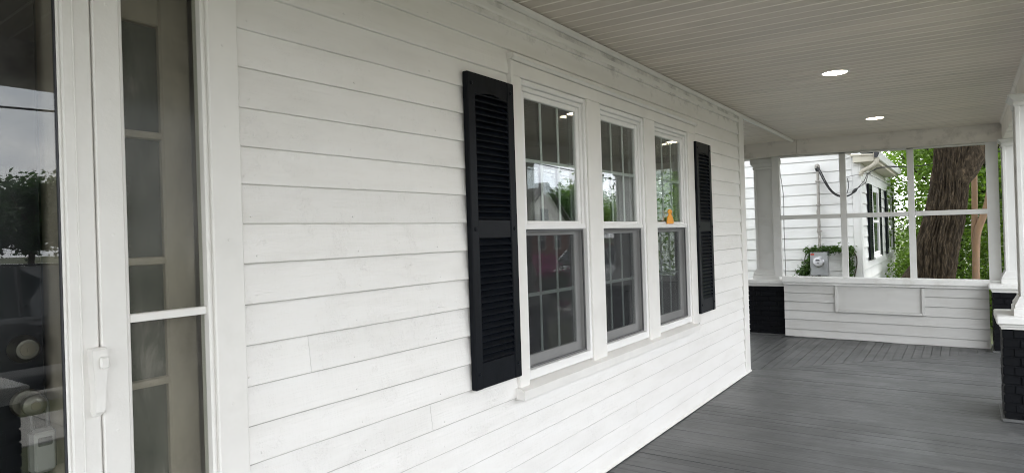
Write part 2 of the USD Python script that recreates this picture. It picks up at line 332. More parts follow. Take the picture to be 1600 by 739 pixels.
def leaf_mat(name, c0, c1, c2, trans=0.45):
    return M(name, {'g': ('geometry', {}), 'r': ('rgb_ramp', {'ramp': [(0.0, c0), (0.45, c1), (1.0, c2)]}),
                    'p': ('principled_bsdf', {'roughness': 0.5}), 't': ('translucent_bsdf', {}), 'tm': ('mix', {'mix_type': 'multiply', 'fac': 1.0, 'color2': (1.5, 1.7, 0.7)}),
                    'mx': ('mix_closure', {'fac': trans})},
             [('g.random_per_island', 'r.fac'), ('r.color', 'p.base_color'), ('r.color', 'tm.color1'), ('tm.color', 't.color'), ('p.BSDF', 'mx.closure1'), ('t.BSDF', 'mx.closure2')], 'mx.closure')
leaf_bright = leaf_mat('leaf_bright', (0.09, 0.15, 0.02), (0.19, 0.26, 0.035), (0.32, 0.35, 0.06), 0.52)
leaf_mid = leaf_mat('leaf_mid', (0.035, 0.075, 0.018), (0.06, 0.12, 0.025), (0.11, 0.17, 0.04), 0.4)
leaf_dark = leaf_mat('leaf_dark', (0.02, 0.045, 0.014), (0.035, 0.075, 0.02), (0.06, 0.11, 0.03), 0.3)
leaf_ivy = leaf_mat('leaf_ivy', (0.05, 0.10, 0.02), (0.09, 0.16, 0.03), (0.16, 0.22, 0.05), 0.4)
leaf_pink = leaf_mat('petal_pink', (0.50, 0.05, 0.36), (0.65, 0.10, 0.50), (0.75, 0.25, 0.60), 0.3)
bark = M('bark', {'g': ('geometry', {}), 'm': ('mapping', {'scale': (30, 30, 9)}), 'v': ('noise_texture', {'scale': 1.0, 'detail': 8.0, 'roughness': 0.7, 'distortion': 0.6}),
                  'r': ('rgb_ramp', {'ramp': [(0.30, (0.010, 0.008, 0.006)), (0.5, (0.046, 0.035, 0.023)), (0.72, (0.15, 0.112, 0.072))]}),
                  'b': ('bump', {'strength': 0.8, 'distance': 0.02}), 'p': ('principled_bsdf', {'roughness': 0.9, 'specular_ior_level': 0.2})},
         [('g.position', 'm.vector'), ('m.vector', 'v.vector'), ('v.fac', 'r.fac'), ('r.color', 'p.base_color'), ('v.fac', 'b.height'), ('b.normal', 'p.normal')], 'p.BSDF')
bark_tan = paint('crepe_bark', (0.23, 0.14, 0.075), 0.7, 0.3, (14, 14, 4), 0.4, (12, 12, 3), dirt=(0.16, 0.12, 0.08), dirt_amt=0.6, dirt_scale=7.0)
grass = M('lawn', {'g': ('geometry', {}), 'n': ('noise_texture', {'scale': 2.0, 'detail': 9.0, 'roughness': 0.7}), 'r': ('rgb_ramp', {'ramp': [(0.3, (0.04, 0.048, 0.022)), (0.6, (0.075, 0.085, 0.038)), (0.8, (0.13, 0.115, 0.07))]}),
                   'b': ('bump', {'strength': 0.8, 'distance': 0.05}), 'p': ('principled_bsdf', {'roughness': 0.95})},
          [('g.position', 'n.vector'), ('n.fac', 'r.fac'), ('r.color', 'p.base_color'), ('n.fac', 'b.height'), ('b.normal', 'p.normal')], 'p.BSDF')

# ------------------------------------------------------------------ ground and street
GZ = -0.60
g = trimesh.Trimesh(np.array([[-400, -400, GZ], [400, -400, GZ], [400, 400, GZ], [-400, 400, GZ]], float), [[0, 1, 2], [0, 2, 3]], process=False)
tag(stage.GetPrimAtPath(obj('ground', g, grass)), kind='structure')
tag(stage.GetPrimAtPath(obj('road', box(-120, 140, -16.5, -8.6, GZ - 0.05, GZ + 0.006), asphalt)), kind='structure')
tag(stage.GetPrimAtPath(obj('kerb', cat(box(-120, 140, -8.6, -8.42, GZ - 0.1, GZ + 0.13, 0.01), box(-120, 140, -16.68, -16.5, GZ - 0.1, GZ + 0.13, 0.01)), concrete)), kind='structure')
tag(stage.GetPrimAtPath(obj('pavement', cat([box(-60 + 1.5 * k, -60 + 1.5 * k + 1.485, -7.6, -6.2, GZ - 0.05, GZ + 0.02, 0.006) for k in range(80)]), concrete)), kind='structure')
tag(stage.GetPrimAtPath(obj('path', cat([box(-0.2, 1.4, -6.19 + 0.9 * k, -6.19 + 0.9 * k + 0.885, GZ - 0.05, GZ + 0.02, 0.006) for k in range(4)]), concrete)), kind='structure')

# ------------------------------------------------------------------ the house: siding, corner, windows, shutters, doors
house = thing('house', 'white clapboard house wall with three sash windows, black shutters and a glazed door', 'house', (3.0, 0.0, 0.0))
ZL = [2.555, 2.43, 2.315, 2.195, 2.075, 1.957, 1.834, 1.715, 1.600, 1.479, 1.358, 1.234, 1.110, 0.986, 0.865, 0.749, 0.636, 0.525, 0.415, 0.305, 0.20, 0.10, 0.018]
ZR = [2.600, 2.475, 2.355, 2.232, 2.110, 1.990, 1.868, 1.744, 1.622, 1.495, 1.372, 1.246, 1.118, 0.992, 0.867, 0.756, 0.654, 0.557, 0.455, 0.347, 0.234, 0.13, 0.025]
def row_z(i, x):
    return ZL[i] + (ZR[i] - ZL[i]) * (x - 1.12) / (6.53 - 1.12)

def clapboard(i, x0, x1):
    n = max(2, int((x1 - x0) / 0.16)); xs = np.linspace(x0, x1, n + 1); V, F = [], []
    for x in xs:
        zb = row_z(i, x) + 0.0016 * (meshkit.noise(np.array([x * 2.3, i * 7.1, 0.5])) - 0.5) * 2
        zt = row_z(i - 1, x) + 0.012
        dy = 0.0022 * (meshkit.noise(np.array([x * 1.1, i * 3.7, 4.5])) - 0.5) * 2
        V += [(x, -0.0190 + dy, zb + 0.0), (x, -0.0208 + dy, zb + 0.003), (x, -0.0045, zt), (x, 0.004, zt), (x, 0.004, zb)]
    for k in range(n):
        for j in range(5):
            a, b = k * 5 + j, k * 5 + (j + 1) % 5; F += [[a, a + 5, b + 5], [a, b + 5, b]]
    e = n * 5
    F += [[0, 1, 2], [0, 2, 3], [0, 3, 4], [e, e + 2, e + 1], [e, e + 3, e + 2], [e, e + 4, e + 3]]
    t = trimesh.Trimesh(np.array(V), np.array(F), process=False)
    if t.volume < 0: t.invert()
    return t

seam_dirt_shade = paint('seam_dirt_shade', (0.50, 0.48, 0.445), 0.8, 0.35, (7, 7, 7), 0.2)  # grime tone that also carries the painted shadow line of the lower laps
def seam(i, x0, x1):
    """Line of caulk and grime standing in for the shadow line under the lap."""
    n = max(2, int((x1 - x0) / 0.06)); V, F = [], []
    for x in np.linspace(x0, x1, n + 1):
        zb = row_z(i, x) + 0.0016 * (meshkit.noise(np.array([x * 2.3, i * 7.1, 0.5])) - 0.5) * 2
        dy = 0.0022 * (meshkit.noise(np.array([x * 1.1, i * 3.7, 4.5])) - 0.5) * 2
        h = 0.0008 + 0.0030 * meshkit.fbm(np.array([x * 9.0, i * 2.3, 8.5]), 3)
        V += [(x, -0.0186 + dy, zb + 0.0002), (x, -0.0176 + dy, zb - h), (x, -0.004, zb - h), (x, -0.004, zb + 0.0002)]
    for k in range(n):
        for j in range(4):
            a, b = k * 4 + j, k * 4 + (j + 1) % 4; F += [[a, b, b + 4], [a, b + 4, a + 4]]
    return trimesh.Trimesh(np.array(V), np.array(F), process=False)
WX0, WX1 = 2.545, 5.155          # outside edges of the window casing
joints = {2: [1.66], 13: [1.345], 16: [1.925], 18: [4.9], 20: [3.9], 5: [5.9]}
for i in range(1, len(ZL)):
    zmid = (ZL[i] + ZL[i - 1]) / 2
    cuts = [1.110] + joints.get(i, []) + [6.432]
    segs = list(zip(cuts[:-1], cuts[1:]))
    for a, b in segs:
        if 0.66 < zmid < 2.24:
            parts = [(a, min(b, WX0)), (max(a, WX1), b)]
        else:
            parts = [(a, b)]
        for p, q in parts:
            if q - p > 0.05:
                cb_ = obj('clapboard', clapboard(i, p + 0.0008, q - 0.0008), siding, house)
                if 9 < i < len(ZL) - 1: obj('seam', seam(i, p + 0.001, q - 0.001), seam_dirt_shade, cb_)
# sheathing behind the boards, with the window and door openings left free
sheath = [box(-4, -0.30, 0.008, 0.12, 0.0, 2.6), box(1.02, 2.60, 0.008, 0.12, 0.0, 2.6), box(5.05, 6.57, 0.008, 0.12, 0.0, 2.6),
          box(2.60, 5.05, 0.008, 0.12, 0.0, 0.68), box(2.60, 5.05, 0.008, 0.12, 2.23, 2.6), box(3.30, 3.48, 0.03, 0.12, 0.68, 2.23), box(4.11, 4.31, 0.03, 0.12, 0.68, 2.23),
          box(-0.30, 1.02, 0.008, 0.12, 2.25, 2.6)]
obj('wall', cat(sheath), interior, house)
obj('corner_board', cat(box(6.440, 6.592, -0.026, 0.05, 0.0, 2.595, 0.003), box(6.565, 6.594, 0.05, 0.13, 0.0, 2.595, 0.003)), white, house)
obj('skirting', ext([(-0.032, 0.006), (-0.034, 0.013), (-0.02, 0.027), (0.0, 0.03), (0.0, 0.006)], 'x', 1.12, 6.60), white, house)
# crown moulding under the ceiling, running on as a batten past the corner
obj('crown_moulding', cat(ext([(-0.020, 2.472), (-0.024, 2.480), (-0.025, 2.500), (0.004, 2.500), (0.004, 2.472)], 'x', -2, 6.60), ext([(-0.026, 2.534), (-0.036, 2.543), (-0.038, 2.562), (0.0, 2.567), (0.0, 2.538)], 'x', -2, 8.915)), white, house)
# upper storey and porch roof, never seen from the porch
obj('upper_wall', cat(box(-4, 6.66, 0.02, 7.0, 2.62, 5.4)), cream, house)
obj('roof', ext([(-0.5, 5.4), (7.6, 5.4), (3.5, 8.0)], 'x', -4.4, 7.1), roofing, house)
obj('porch_roof', cat(ext([(-2.75, 2.60), (0.02, 2.95), (0.02, 3.02), (-2.75, 2.67)], 'x', -4, 9.6), ext([(0.02, 2.95), (3.2, 2.95), (3.2, 3.02), (0.02, 3.02)], 'x', 6.66, 9.6)), roofing, house)
# the room behind the windows
obj('inner_wall', cat(box(1.1, 6.56, 4.6, 4.7, 0.0, 2.6), box(1.1, 1.2, 0.12, 4.6, 0.0, 2.6), box(-4, 1.1, 3.0, 3.1, 0, 2.6), box(-4, -3.9, 0.12, 3.0, 0, 2.6), box(-4, 6.56, 0.12, 4.6, 2.5, 2.6),
                      box(6.46, 6.56, 0.12, 0.62, 0.0, 2.5), box(6.46, 6.56, 1.2, 4.6, 0.0, 2.5), box(6.46, 6.56, 0.62, 1.2, 0.0, 0.9), box(6.46, 6.56, 0.62, 1.2, 2.15, 2.5)), interior, house)
obj('inner_floor', box(-4, 6.56, 0.12, 4.6, -0.05, 0.02), interior_floor, house)
sw = obj('side_window', cat(box(6.47, 6.55, 0.62, 0.68, 0.9, 2.15), box(6.47, 6.55, 1.14, 1.2, 0.9, 2.15), box(6.47, 6.55, 0.68, 1.14, 0.9, 0.96), box(6.47, 6.55, 0.68, 1.14, 2.09, 2.15), box(6.48, 6.54, 0.68, 1.14, 1.5, 1.55)), vinyl, house)
obj('pane', box(6.505, 6.511, 0.68, 1.14, 0.96, 2.09), glass, sw)

# --- windows: casing shared round the three openings
YC = -0.030
OPEN = [(2.627, 3.306), (3.470, 4.121), (4.305, 4.977)]
ZT, ZB = 2.203, 0.700
for a, b in ((WX0, OPEN[0][0]), (OPEN[0][1], OPEN[1][0]), (OPEN[1][1], OPEN[2][0]), (OPEN[2][1], WX1)):
    obj('window_casing', box(a, b, YC, 0.03, 0.672, ZT + 0.0, 0.0035), white, house)
obj('head_casing', box(WX0, WX1, YC + 0.001, 0.03, ZT + 0.0005, 2.274, 0.003), white, house)
obj('head_cap', cat(ext([(-0.040, 2.275), (-0.052, 2.288), (-0.052, 2.302), (0.0, 2.308), (0.0, 2.275)], 'x', WX0 - 0.010, WX1 + 0.006), box(WX0 - 0.008, WX0 + 0.012, -0.036, 0.0, 2.15, 2.274, 0.002)), white, house)
obj('window_sill', cat(ext([(-0.066, 0.632), (-0.068, 0.676), (0.03, 0.697), (0.03, 0.632)], 'x', WX0 - 0.022, 5.02)), white, house)

def ring(x0, x1, z0, z1, w, y0, y1, b=0.003, wb=None, wt=None):
    wb = w if wb is None else wb; wt = w if wt is None else wt
    return [box(x0, x0 + w, y0, y1, z0, z1, b), box(x1 - w, x1, y0, y1, z0, z1, b), box(x0 + w, x1 - w, y0 + 0.0007, y1 - 0.0007, z0, z0 + wb, b), box(x0 + w, x1 - w, y0 + 0.0007, y1 - 0.0007, z1 - wt, z1, b)]

for o0, o1 in OPEN:
    # outer frame: two stepped rings
    fr = ring(o0 + 0.0008, o1 - 0.0008, ZB + 0.001, ZT - 0.001, 0.022, -0.020, 0.075, 0.004, wb=0.046, wt=0.028)
    fr += ring(o0 + 0.0228, o1 - 0.0228, 1.462, ZT - 0.029, 0.022, -0.004, 0.075, 0.004, wb=0.0, wt=0.024)[:2] + [box(o0 + 0.0448, o1 - 0.0448, -0.004, 0.07, ZT - 0.053, ZT - 0.0295, 0.004)]
    w = obj('window', cat(fr), vinyl, house)
    sx0, sx1 = o0 + 0.0455, o1 - 0.0455
    # upper sash with meeting rail
    obj('upper_sash', cat(ring(sx0, sx1, 1.462, ZT - 0.0535, 0.030, 0.005, 0.034, 0.004, wb=0.032)), vinyl, w)
    obj('meeting_rail', cat(box(o0 + 0.0235, o1 - 0.0235, -0.010, 0.030, 1.450, 1.4775, 0.004)), vinyl, w)
    gx0, gx1, gz0, gz1 = sx0 + 0.028, sx1 - 0.028, 1.490, ZT - 0.083
    obj('pane', box(gx0, gx1, 0.014, 0.019, gz0, gz1), glass, w)
    p2 = box(gx0, gx1, -0.001, 0.001, gz0, gz1); p2.apply_transform(trimesh.transformations.rotation_matrix(0.006, (0, 0, 1), ((gx0 + gx1) / 2, 0, 0)) @ trimesh.transformations.rotation_matrix(-0.008, (1, 0, 0), (0, 0, (gz0 + gz1) / 2)))
    p2.apply_translation((0, 0.033, 0)); obj('pane', p2, glass, w)
    for k in (1, 2):
        x = gx0 + (gx1 - gx0) * k / 3; obj('muntin', box(x - 0.0095, x + 0.0095, 0.0215, 0.0275, gz0, gz1, 0.002), muntin_grey, w)
    z = (gz0 + gz1) / 2; obj('muntin', box(gx0, gx1, 0.0225, 0.0268, z - 0.0095, z + 0.0095, 0.002), muntin_grey, w)
    # lower sash set back behind the insect screen
    lx0, lx1, lz0, lz1 = o0 + 0.0235, o1 - 0.0235, ZB + 0.048, 1.449
    obj('lower_sash', cat(ring(lx0, lx1, lz0, lz1, 0.052, 0.036, 0.066, 0.004, wb=0.055, wt=0.03)), vinyl, w)
    hx0, hx1, hz0, hz1 = lx0 + 0.051, lx1 - 0.051, lz0 + 0.054, lz1 - 0.03
    obj('pane', box(hx0, hx1, 0.044, 0.049, hz0, hz1), glass, w)
    for k in (1, 2):
        x = hx0 + (hx1 - hx0) * k / 3; obj('muntin', box(x - 0.0095, x + 0.0095, 0.0515, 0.0575, hz0, hz1, 0.002), muntin_grey, w)
    z = (hz0 + hz1) / 2; obj('muntin', box(hx0, hx1, 0.0525, 0.0568, z - 0.0095, z + 0.0095, 0.002), muntin_grey, w)
    sc = trimesh.Trimesh(np.array([[lx0 + .002, 0.010, lz0], [lx1 - .002, 0.010, lz0], [lx1 - .002, 0.010, lz1], [lx0 + .002, 0.010, lz1]]), [[0, 1, 2], [0, 2, 3]], process=False)
    obj('insect_screen', sc, screen, w)
    obj('screen_frame', cat(ring(lx0 + .0005, lx1 - .0005, lz0 + .0005, lz1 - .0005, 0.011, 0.006, 0.014, 0.001)), screen_grey, w)

# --- shutters
def shutter(x0, x1, z0, z1):
    s = obj('shutter', box(x0 + 0.02, x1 - 0.02, -0.024, -0.0195, z0 + 0.02, z1 - 0.02), black_vinyl, house)   # backing
    yb, yf = -0.0195, -0.050
    st = 0.053
    for a, b in ((x0, x0 + st), (x1 - st, x1)):
        obj('stile', box(a, b, yf, yb, z0, z1, 0.004), black_vinyl, s)
    zm0, zm1 = z0 + (z1 - z0) * 0.475, z0 + (z1 - z0) * 0.535
    obj('rail', box(x0 + st, x1 - st, yf + 0.004, yb, z0, z0 + 0.115, 0.003), black_vinyl, s)
    obj('rail', box(x0 + st, x1 - st, yf + 0.004, yb, zm0, zm1, 0.003), black_vinyl, s)
    # arched top rail
    xs = np.linspace(x0 + st, x1 - st, 15); V, F = [], []
    c = (x0 + x1) / 2; hw = (x1 - x0) / 2 - st
    for x in xs:
        zz = z1 - 0.100 + 0.022 * max(0.0, 1 - (abs(x - c) / (hw * 0.92)) ** 2)
        V += [(x, yf + 0.004, zz), (x, yf + 0.004, z1), (x, yb, z1), (x, yb, zz)]
    for k in range(len(xs) - 1):
        for j in range(4):
            a, b = k * 4 + j, k * 4 + (j + 1) % 4; F += [[a, b, b + 4], [a, b + 4, a + 4]]
    t = trimesh.Trimesh(np.array(V), np.array(F), process=False)
    if t.volume < 0: t.invert()
    obj('rail', t, black_vinyl, s)
    for a, b in ((z0 + 0.118, zm0 - 0.003), (zm1 + 0.003, z1 - 0.066)):
        n = int(round((b - a) / 0.0285)); p = (b - a) / n
        for k in range(n):
            zc = a + p * k
            obj('louvre', ext([(-0.046, zc + 0.001), (-0.0475, zc + 0.0045), (-0.026, zc + p * 1.02), (-0.024, zc + p * 0.94), (-0.043, zc)], 'x', x0 + st - 0.003, x1 - st + 0.003), black_vinyl, s)
    for x in (x0 + st / 2, x1 - st / 2):
        for z in (z0 + 0.07, (zm0 + zm1) / 2, z1 - 0.05):
            obj('screw', lathe((x, yf + 0.001, z), (0, -1, 0), [(0, 0.010), (0.003, 0.0095), (0.0055, 0.006), (0.006, 0.0)], 14), black_vinyl, s)
shutter(2.180, 2.532, 0.747, 2.147)
shutter(5.105, 5.472, 0.747, 2.147)

# --- door side: casing, sidelight, storm door, entry door
obj('door_casing', cat(box(1.013, 1.108, -0.032, 0.03, 0.0, 2.24, 0.004), box(1.000, 1.0145, -0.020, 0.03, 0.30, 2.20, 0.004)), white, house)
obj('door_jamb', cat(box(0.716, 0.779, -0.024, 0.02, 0.0, 2.24, 0.003), box(0.779, 0.790, -0.014, 0.03, 0.30, 2.20, 0.003), box(-0.40, -0.27, -0.024, 0.14, 0.0, 2.24, 0.003)), white, house)
obj('door_head', cat(box(-0.40, 1.108, -0.034, 0.03, 2.2405, 2.36, 0.004)), white, house)
sl = obj('sidelight', cat(box(0.790, 1.000, -0.008, 0.03, 0.0, 0.36, 0.003), box(0.790, 1.000, -0.008, 0.03, 2.16, 2.24, 0.003)), white, house)
obj('bar', box(0.790, 1.000, -0.010, 0.016, 1.219, 1.241, 0.003), white, sl)
obj('pane', box(0.789, 1.001, 0.005, 0.008, 0.36, 1.218), dirty_glass, sl)
obj('pane', box(0.789, 1.001, 0.005, 0.008, 1.242, 2.16), dirty_glass, sl)
zi = [0.36, 0.69, 1.033, 1.377, 1.734, 2.055]
obj('inner_stile', box(0.932, 1.02, 0.080, 0.115, 0.3, 2.24, 0.006), beige, sl)
obj('inner_stile', box(0.760, 0.812, 0.080, 0.115, 0.3, 2.24, 0.006), beige, sl)
obj('inner_rail', box(0.812, 0.932, 0.081, 0.114, 2.050, 2.24, 0.004), beige, sl)
obj('inner_rail', box(0.812, 0.932, 0.081, 0.114, 0.30, 0.42, 0.004), beige, sl)
for z in zi[1:-1]:
    obj('inner_muntin', ext([(0.098, z - 0.012), (0.082, z - 0.009), (0.080, z), (0.082, z + 0.009), (0.098, z + 0.012), (0.11, z)], 'x', 0.812, 0.932), beige, sl)
for z0, z1 in zip(zi[:-1], zi[1:]):
    obj('inner_pane', box(0.812, 0.932, 0.100, 0.103, z0 + 0.008, z1 - 0.008), inner_glass, sl)
obj('inner_post', cat(box(0.655, 0.760, 0.012, 0.16, 0.0, 2.24, 0.004), box(1.02, 1.10, 0.03, 0.13, 0.0, 2.24)), beige, house)
storm = obj('storm_door', cat(box(0.648, 0.7135, -0.018, 0.012, 0.02, 2.22, 0.004), box(0.641, 0.650, -0.010, 0.008, 0.20, 2.10, 0.003), box(0.672, 0.676, -0.0205, 0.0, 0.02, 2.22, 0.001),
                              box(-0.265, -0.19, -0.018, 0.012, 0.02, 2.22, 0.004), box(-0.19, 0.648, -0.0175, 0.0115, 0.02, 0.20, 0.004), box(-0.19, 0.648, -0.0175, 0.0115, 2.10, 2.22, 0.004)), white, house)
obj('pane', box(-0.19, 0.642, -0.002, 0.001, 0.2, 2.1), storm_glass, storm)
obj('gasket', cat(box(0.6375, 0.6412, -0.006, 0.005, 0.2, 2.1)), dark_metal, storm)
# pull handle with a push button
hv = []
for z, x0, x1, y in ((1.000, 0.690, 0.708, -0.030), (1.012, 0.688, 0.712, -0.046), (1.05, 0.689, 0.716, -0.044), (1.11, 0.686, 0.720, -0.046), (1.165, 0.684, 0.722, -0.046), (1.170, 0.686, 0.720, -0.040)):
    hv += [(x0, -0.018, z), (x1, -0.018, z), (x1 - 0.002, y, z), (x0 + 0.002, y, z)]
hf = []
for k in range(5):
    for j in range(4):
        a, b = k * 4 + j, k * 4 + (j + 1) % 4; hf += [[a, b, b + 4], [a, b + 4, a + 4]]
hf += [[0, 2, 1], [0, 3, 2], [20, 21, 22], [20, 22, 23]]
ht = trimesh.Trimesh(np.array(hv), np.array(hf), process=False)
if ht.volume < 0: ht.invert()
obj('handle', ht, white, storm)
obj('push_button', box(0.700, 0.721, -0.056, -0.044, 1.118, 1.148, 0.004), white, storm)
for z in (0.62, 0.95, 1.44, 1.78, 2.02):
    for x, y in ((1.0075, -0.020), (1.060, -0.032), (0.750, -0.024)):
        obj('nail', lathe((x + 0.003 * math.sin(z * 37), y + 0.0005, z + 0.02 * math.sin(x * 91 + z)), (0, -1, 0), [(0, 0.0045), (0.0012, 0.004), (0.0018, 0.0)], 10), white, house)
for i in range(2, len(ZL) - 1):
    for x in (1.14, 1.55, 1.98, 5.62, 6.05, 6.41):
        xx = x + 0.02 * math.sin(i * 5.1 + x); zz = row_z(i, xx) + 0.022 + 0.006 * math.sin(i * 3.3 + x * 7)
        if xx > WX1 + 0.4 or xx < 2.1: obj('nail', lathe((xx, -0.0175, zz), (0, -1, 0), [(-0.004, 0.0038), (0.0008, 0.0038), (0.0022, 0.0025), (0.0026, 0.0)], 8), siding, house)
entry = obj('entry_door', cat(box(-0.26, 0.634, 0.10, 0.145, 0.02, 2.12, 0.003)), navy, house)
obj('panel', cat(box(-0.14, 0.13, 0.094, 0.102, 0.25, 1.0, 0.006), box(0.20, 0.48, 0.094, 0.102, 0.25, 1.0, 0.006)), navy, entry)
obj('deadbolt', cat(lathe((0.590, 0.10, 1.176), (0, -1, 0), [(0, 0.034), (0.006, 0.034), (0.026, 0.024), (0.030, 0.0235), (0.0305, 0.020), (0.031, 0.0)], 40)), nickel, entry, smooth=35)
obj('deadbolt_cylinder', cat(lathe((0.590, 0.072, 1.176), (0, -1, 0), [(0, 0.017), (0.004, 0.016), (0.0045, 0.0)], 30), box(0.5885, 0.5915, 0.0655, 0.068, 1.170, 1.183)), brass, entry)
obj('knob', cat(lathe((0.592, 0.10, 1.043), (0, -1, 0), [(0, 0.033), (0.004, 0.034), (0.010, 0.030), (0.012, 0.014), (0.030, 0.014), (0.034, 0.022), (0.050, 0.026), (0.060, 0.0240), (0.0635, 0.019), (0.0652, 0.013), (0.0655, 0.0)], 40)), nickel, entry, smooth=35)
obj('keyhole', lathe((0.592, 0.0365, 1.043), (0, -1, 0), [(0, 0.011), (0.003, 0.010), (0.0032, 0.0)], 24), brass, entry)
obj('threshold', box(-0.27, 0.72, -0.03, 0.16, 0.0, 0.02, 0.003), plain_grey, house)

lock_grey = paint('lockbox_grey', (0.10, 0.10, 0.105), 0.45, 0.1)
lock_face = paint('lockbox_face', (0.19, 0.19, 0.19), 0.4, 0.1)
lock = thing('lockbox', 'grey metal key lockbox hanging by its shackle from the door knob', 'lockbox', (0.606, 0.05, 0.93))
obj('body', box(0.578, 0.634, 0.030, 0.062, 0.878, 0.985, 0.010), lock_grey, lock)
obj('front_cover', box(0.584, 0.628, 0.025, 0.034, 0.885, 0.978, 0.004), lock_face, lock)
obj('dial_window', box(0.591, 0.621, 0.0225, 0.027, 0.945, 0.966, 0.002), dark_metal, lock)
obj('shackle', tube(smooth_path([(0.586, 0.046, 0.98), (0.583, 0.046, 1.03), (0.594, 0.046, 1.062), (0.606, 0.046, 1.062), (0.620, 0.046, 1.03), (0.622, 0.046, 0.98)], 20), 0.0045, 10), dark_metal, lock, smooth=True)

orn = thing('figurine', 'small orange figurine standing on the meeting rail of the farthest window', 'figurine', (4.615, -0.002, 1.4785))
def flat(m):
    v = np.array(m.vertices); v[:, 1] *= 0.45; v[:, 0] *= 2.1; return trimesh.Trimesh(v, m.faces, process=False)
obj('body', flat(lathe((0, 0, 0), (0, 0, 1), [(0, 0.0), (0.001, 0.030), (0.02, 0.031), (0.05, 0.024), (0.066, 0.015), (0.072, 0.010)], 20)), orange, orn, smooth=40, local=True)
obj('head', flat(lathe((0, 0, 0.070), (0, 0, 1), [(0, 0.008), (0.006, 0.015), (0.020, 0.020), (0.032, 0.016), (0.040, 0.006), (0.041, 0.0)], 20)), orange, orn, smooth=40, local=True)

# ------------------------------------------------------------------ porch ceiling, floor
def zc(y): return 2.570 + 0.027 * min(y, 0.0)
ceiling = setting('porch_ceiling')
P = 0.1008
for k in range(-14, 105):
    xa = -1.5 + 0.0 + P * (k + 14); xb = xa + P
    if xa > 8.92: break
    xb = min(xb, 8.913)
    y1 = 0.0 if xb < 6.68 else 3.0
    V = []
    jz = random.uniform(-0.0008, 0.0008)
    for y in sorted({-2.18, 0.0, y1}):
        z = zc(y) + jz
        V.append([(xa + 0.0006, y, z + 0.012), (xa + 0.0006, y, z + 0.003), (xa + 0.004, y, z), (xb - 0.0150, y, z), (xb - 0.0120, y, z + 0.004), (xb - 0.0120, y, z + 0.012)])
    nV = 6; F = []
    for i in range(len(V) - 1):
        for j in range(nV):
            a, b = i * nV + j, i * nV + (j + 1) % nV; F += [[a, b, b + nV], [a, b + nV, a + nV]]
    t = trimesh.Trimesh(np.array(V).reshape(-1, 3), np.array(F), process=False)
    bd = obj('ceiling_board', t, ceil_paint, ceiling)
    V = []
    for y in sorted({-2.18, 0.0, y1}):
        z = zc(y) + jz
        V.append([(xb - 0.0118, y, z + 0.012), (xb - 0.0118, y, z + 0.002), (xb - 0.0105, y, z - 0.0012), (xb - 0.0062, y, z - 0.0024), (xb - 0.0020, y, z - 0.0012), (xb - 0.0006, y, z + 0.002), (xb - 0.0006, y, z + 0.012)])
    nV = 7; F = []
    for i in range(len(V) - 1):
        for j in range(nV):
            a, b = i * nV + j, i * nV + (j + 1) % nV; F += [[a, b, b + nV], [a, b + nV, a + nV]]
    obj('bead', trimesh.Trimesh(np.array(V).reshape(-1, 3), np.array(F), process=False), bead_lit_paint, bd)
obj('ceiling_backing', cat(ext([(-2.4, zc(-2.4) + 0.013), (0.0, zc(0) + 0.013), (0.0, 2.62), (-2.4, 2.62)], 'x', -4, 9.2), box(6.69, 9.2, 0.0, 3.2, 2.583, 2.62), ext([(-2.4, zc(-2.4)), (0.0, zc(0)), (0.0, 2.60), (-2.4, 2.56)], 'x', -4, -1.5)), dark_metal, ceiling)

flr = setting('porch_floor')
FP = 0.0825
def poly_board(pts, z):
    return ext(pts, 'z', z - 0.022, z)
x = -1.6
while x < 8.72:
    a, b = x + 0.0018, x + FP - 0.0018
    yi = lambda q: 0.0 if q < 6.68 else -(q - 6.68)
    if yi(a) > -2.22:
        z = random.uniform(-0.0022, 0.0012)
        obj('floor_board', poly_board([(a, -2.30), (b, -2.30), (b, max(-2.29, yi(b) - 0.002)), (a, yi(a) - 0.002)], z), floor_y, flr)
    x += FP
y = -2.30
while y < 2.6:
    a, b = y + 0.0018, y + FP - 0.0018
    xs = lambda q: 6.683 + max(0.0, -q)
    z = random.uniform(-0.0022, 0.0012)
    if xs(b) < 9.0:
        obj('floor_board', poly_board([(min(8.98, xs(a)), a), (9.04, a), (9.04, b), (min(8.98, xs(b)), b)], z), floor_x, flr)
    y += FP
obj('floor_frame', cat(box(-4, 9.1, -2.29, 0.0, -0.2, -0.024), box(6.66, 9.1, 0.0, 2.7, -0.2, -0.024), box(-4, -1.6, -2.3, 0, -0.05, 0.0), box(-4, 9.3, -2.26, -2.2, -0.6, -0.2)), dark_metal, flr)

# ------------------------------------------------------------------ recessed lights
lt = thing('recessed_light', 'round lit recessed ceiling light, the nearer one in view', 'ceiling light', (5.19, -1.065, zc(-1.065)), group='recessed lights in the porch ceiling')
ax = np.array([0, 0.027, -1.0])
obj('trim_ring', lathe((0, 0, 0.004), (0, 0, -1), [(0, 0.098), (0.006, 0.098), (0.010, 0.092), (0.010, 0.082), (0.006, 0.080), (0.0, 0.080)], 40), vinyl, lt, smooth=40, local=True)
obj('lens', lathe((0, 0, -0.0035), (0, 0, -1), [(0, 0.0805), (0.003, 0.078), (0.0045, 0.05), (0.005, 0.0)], 36), lamp_on, lt, smooth=40, local=True)
dup(lt, (7.66, -1.075, zc(-1.075)), label='round lit recessed ceiling light nearest the far end beam', cat='ceiling light')
dup(lt, (2.72, -1.07, zc(-1.07)), label='round recessed ceiling light above the left part of the porch, out of view', cat='ceiling light')

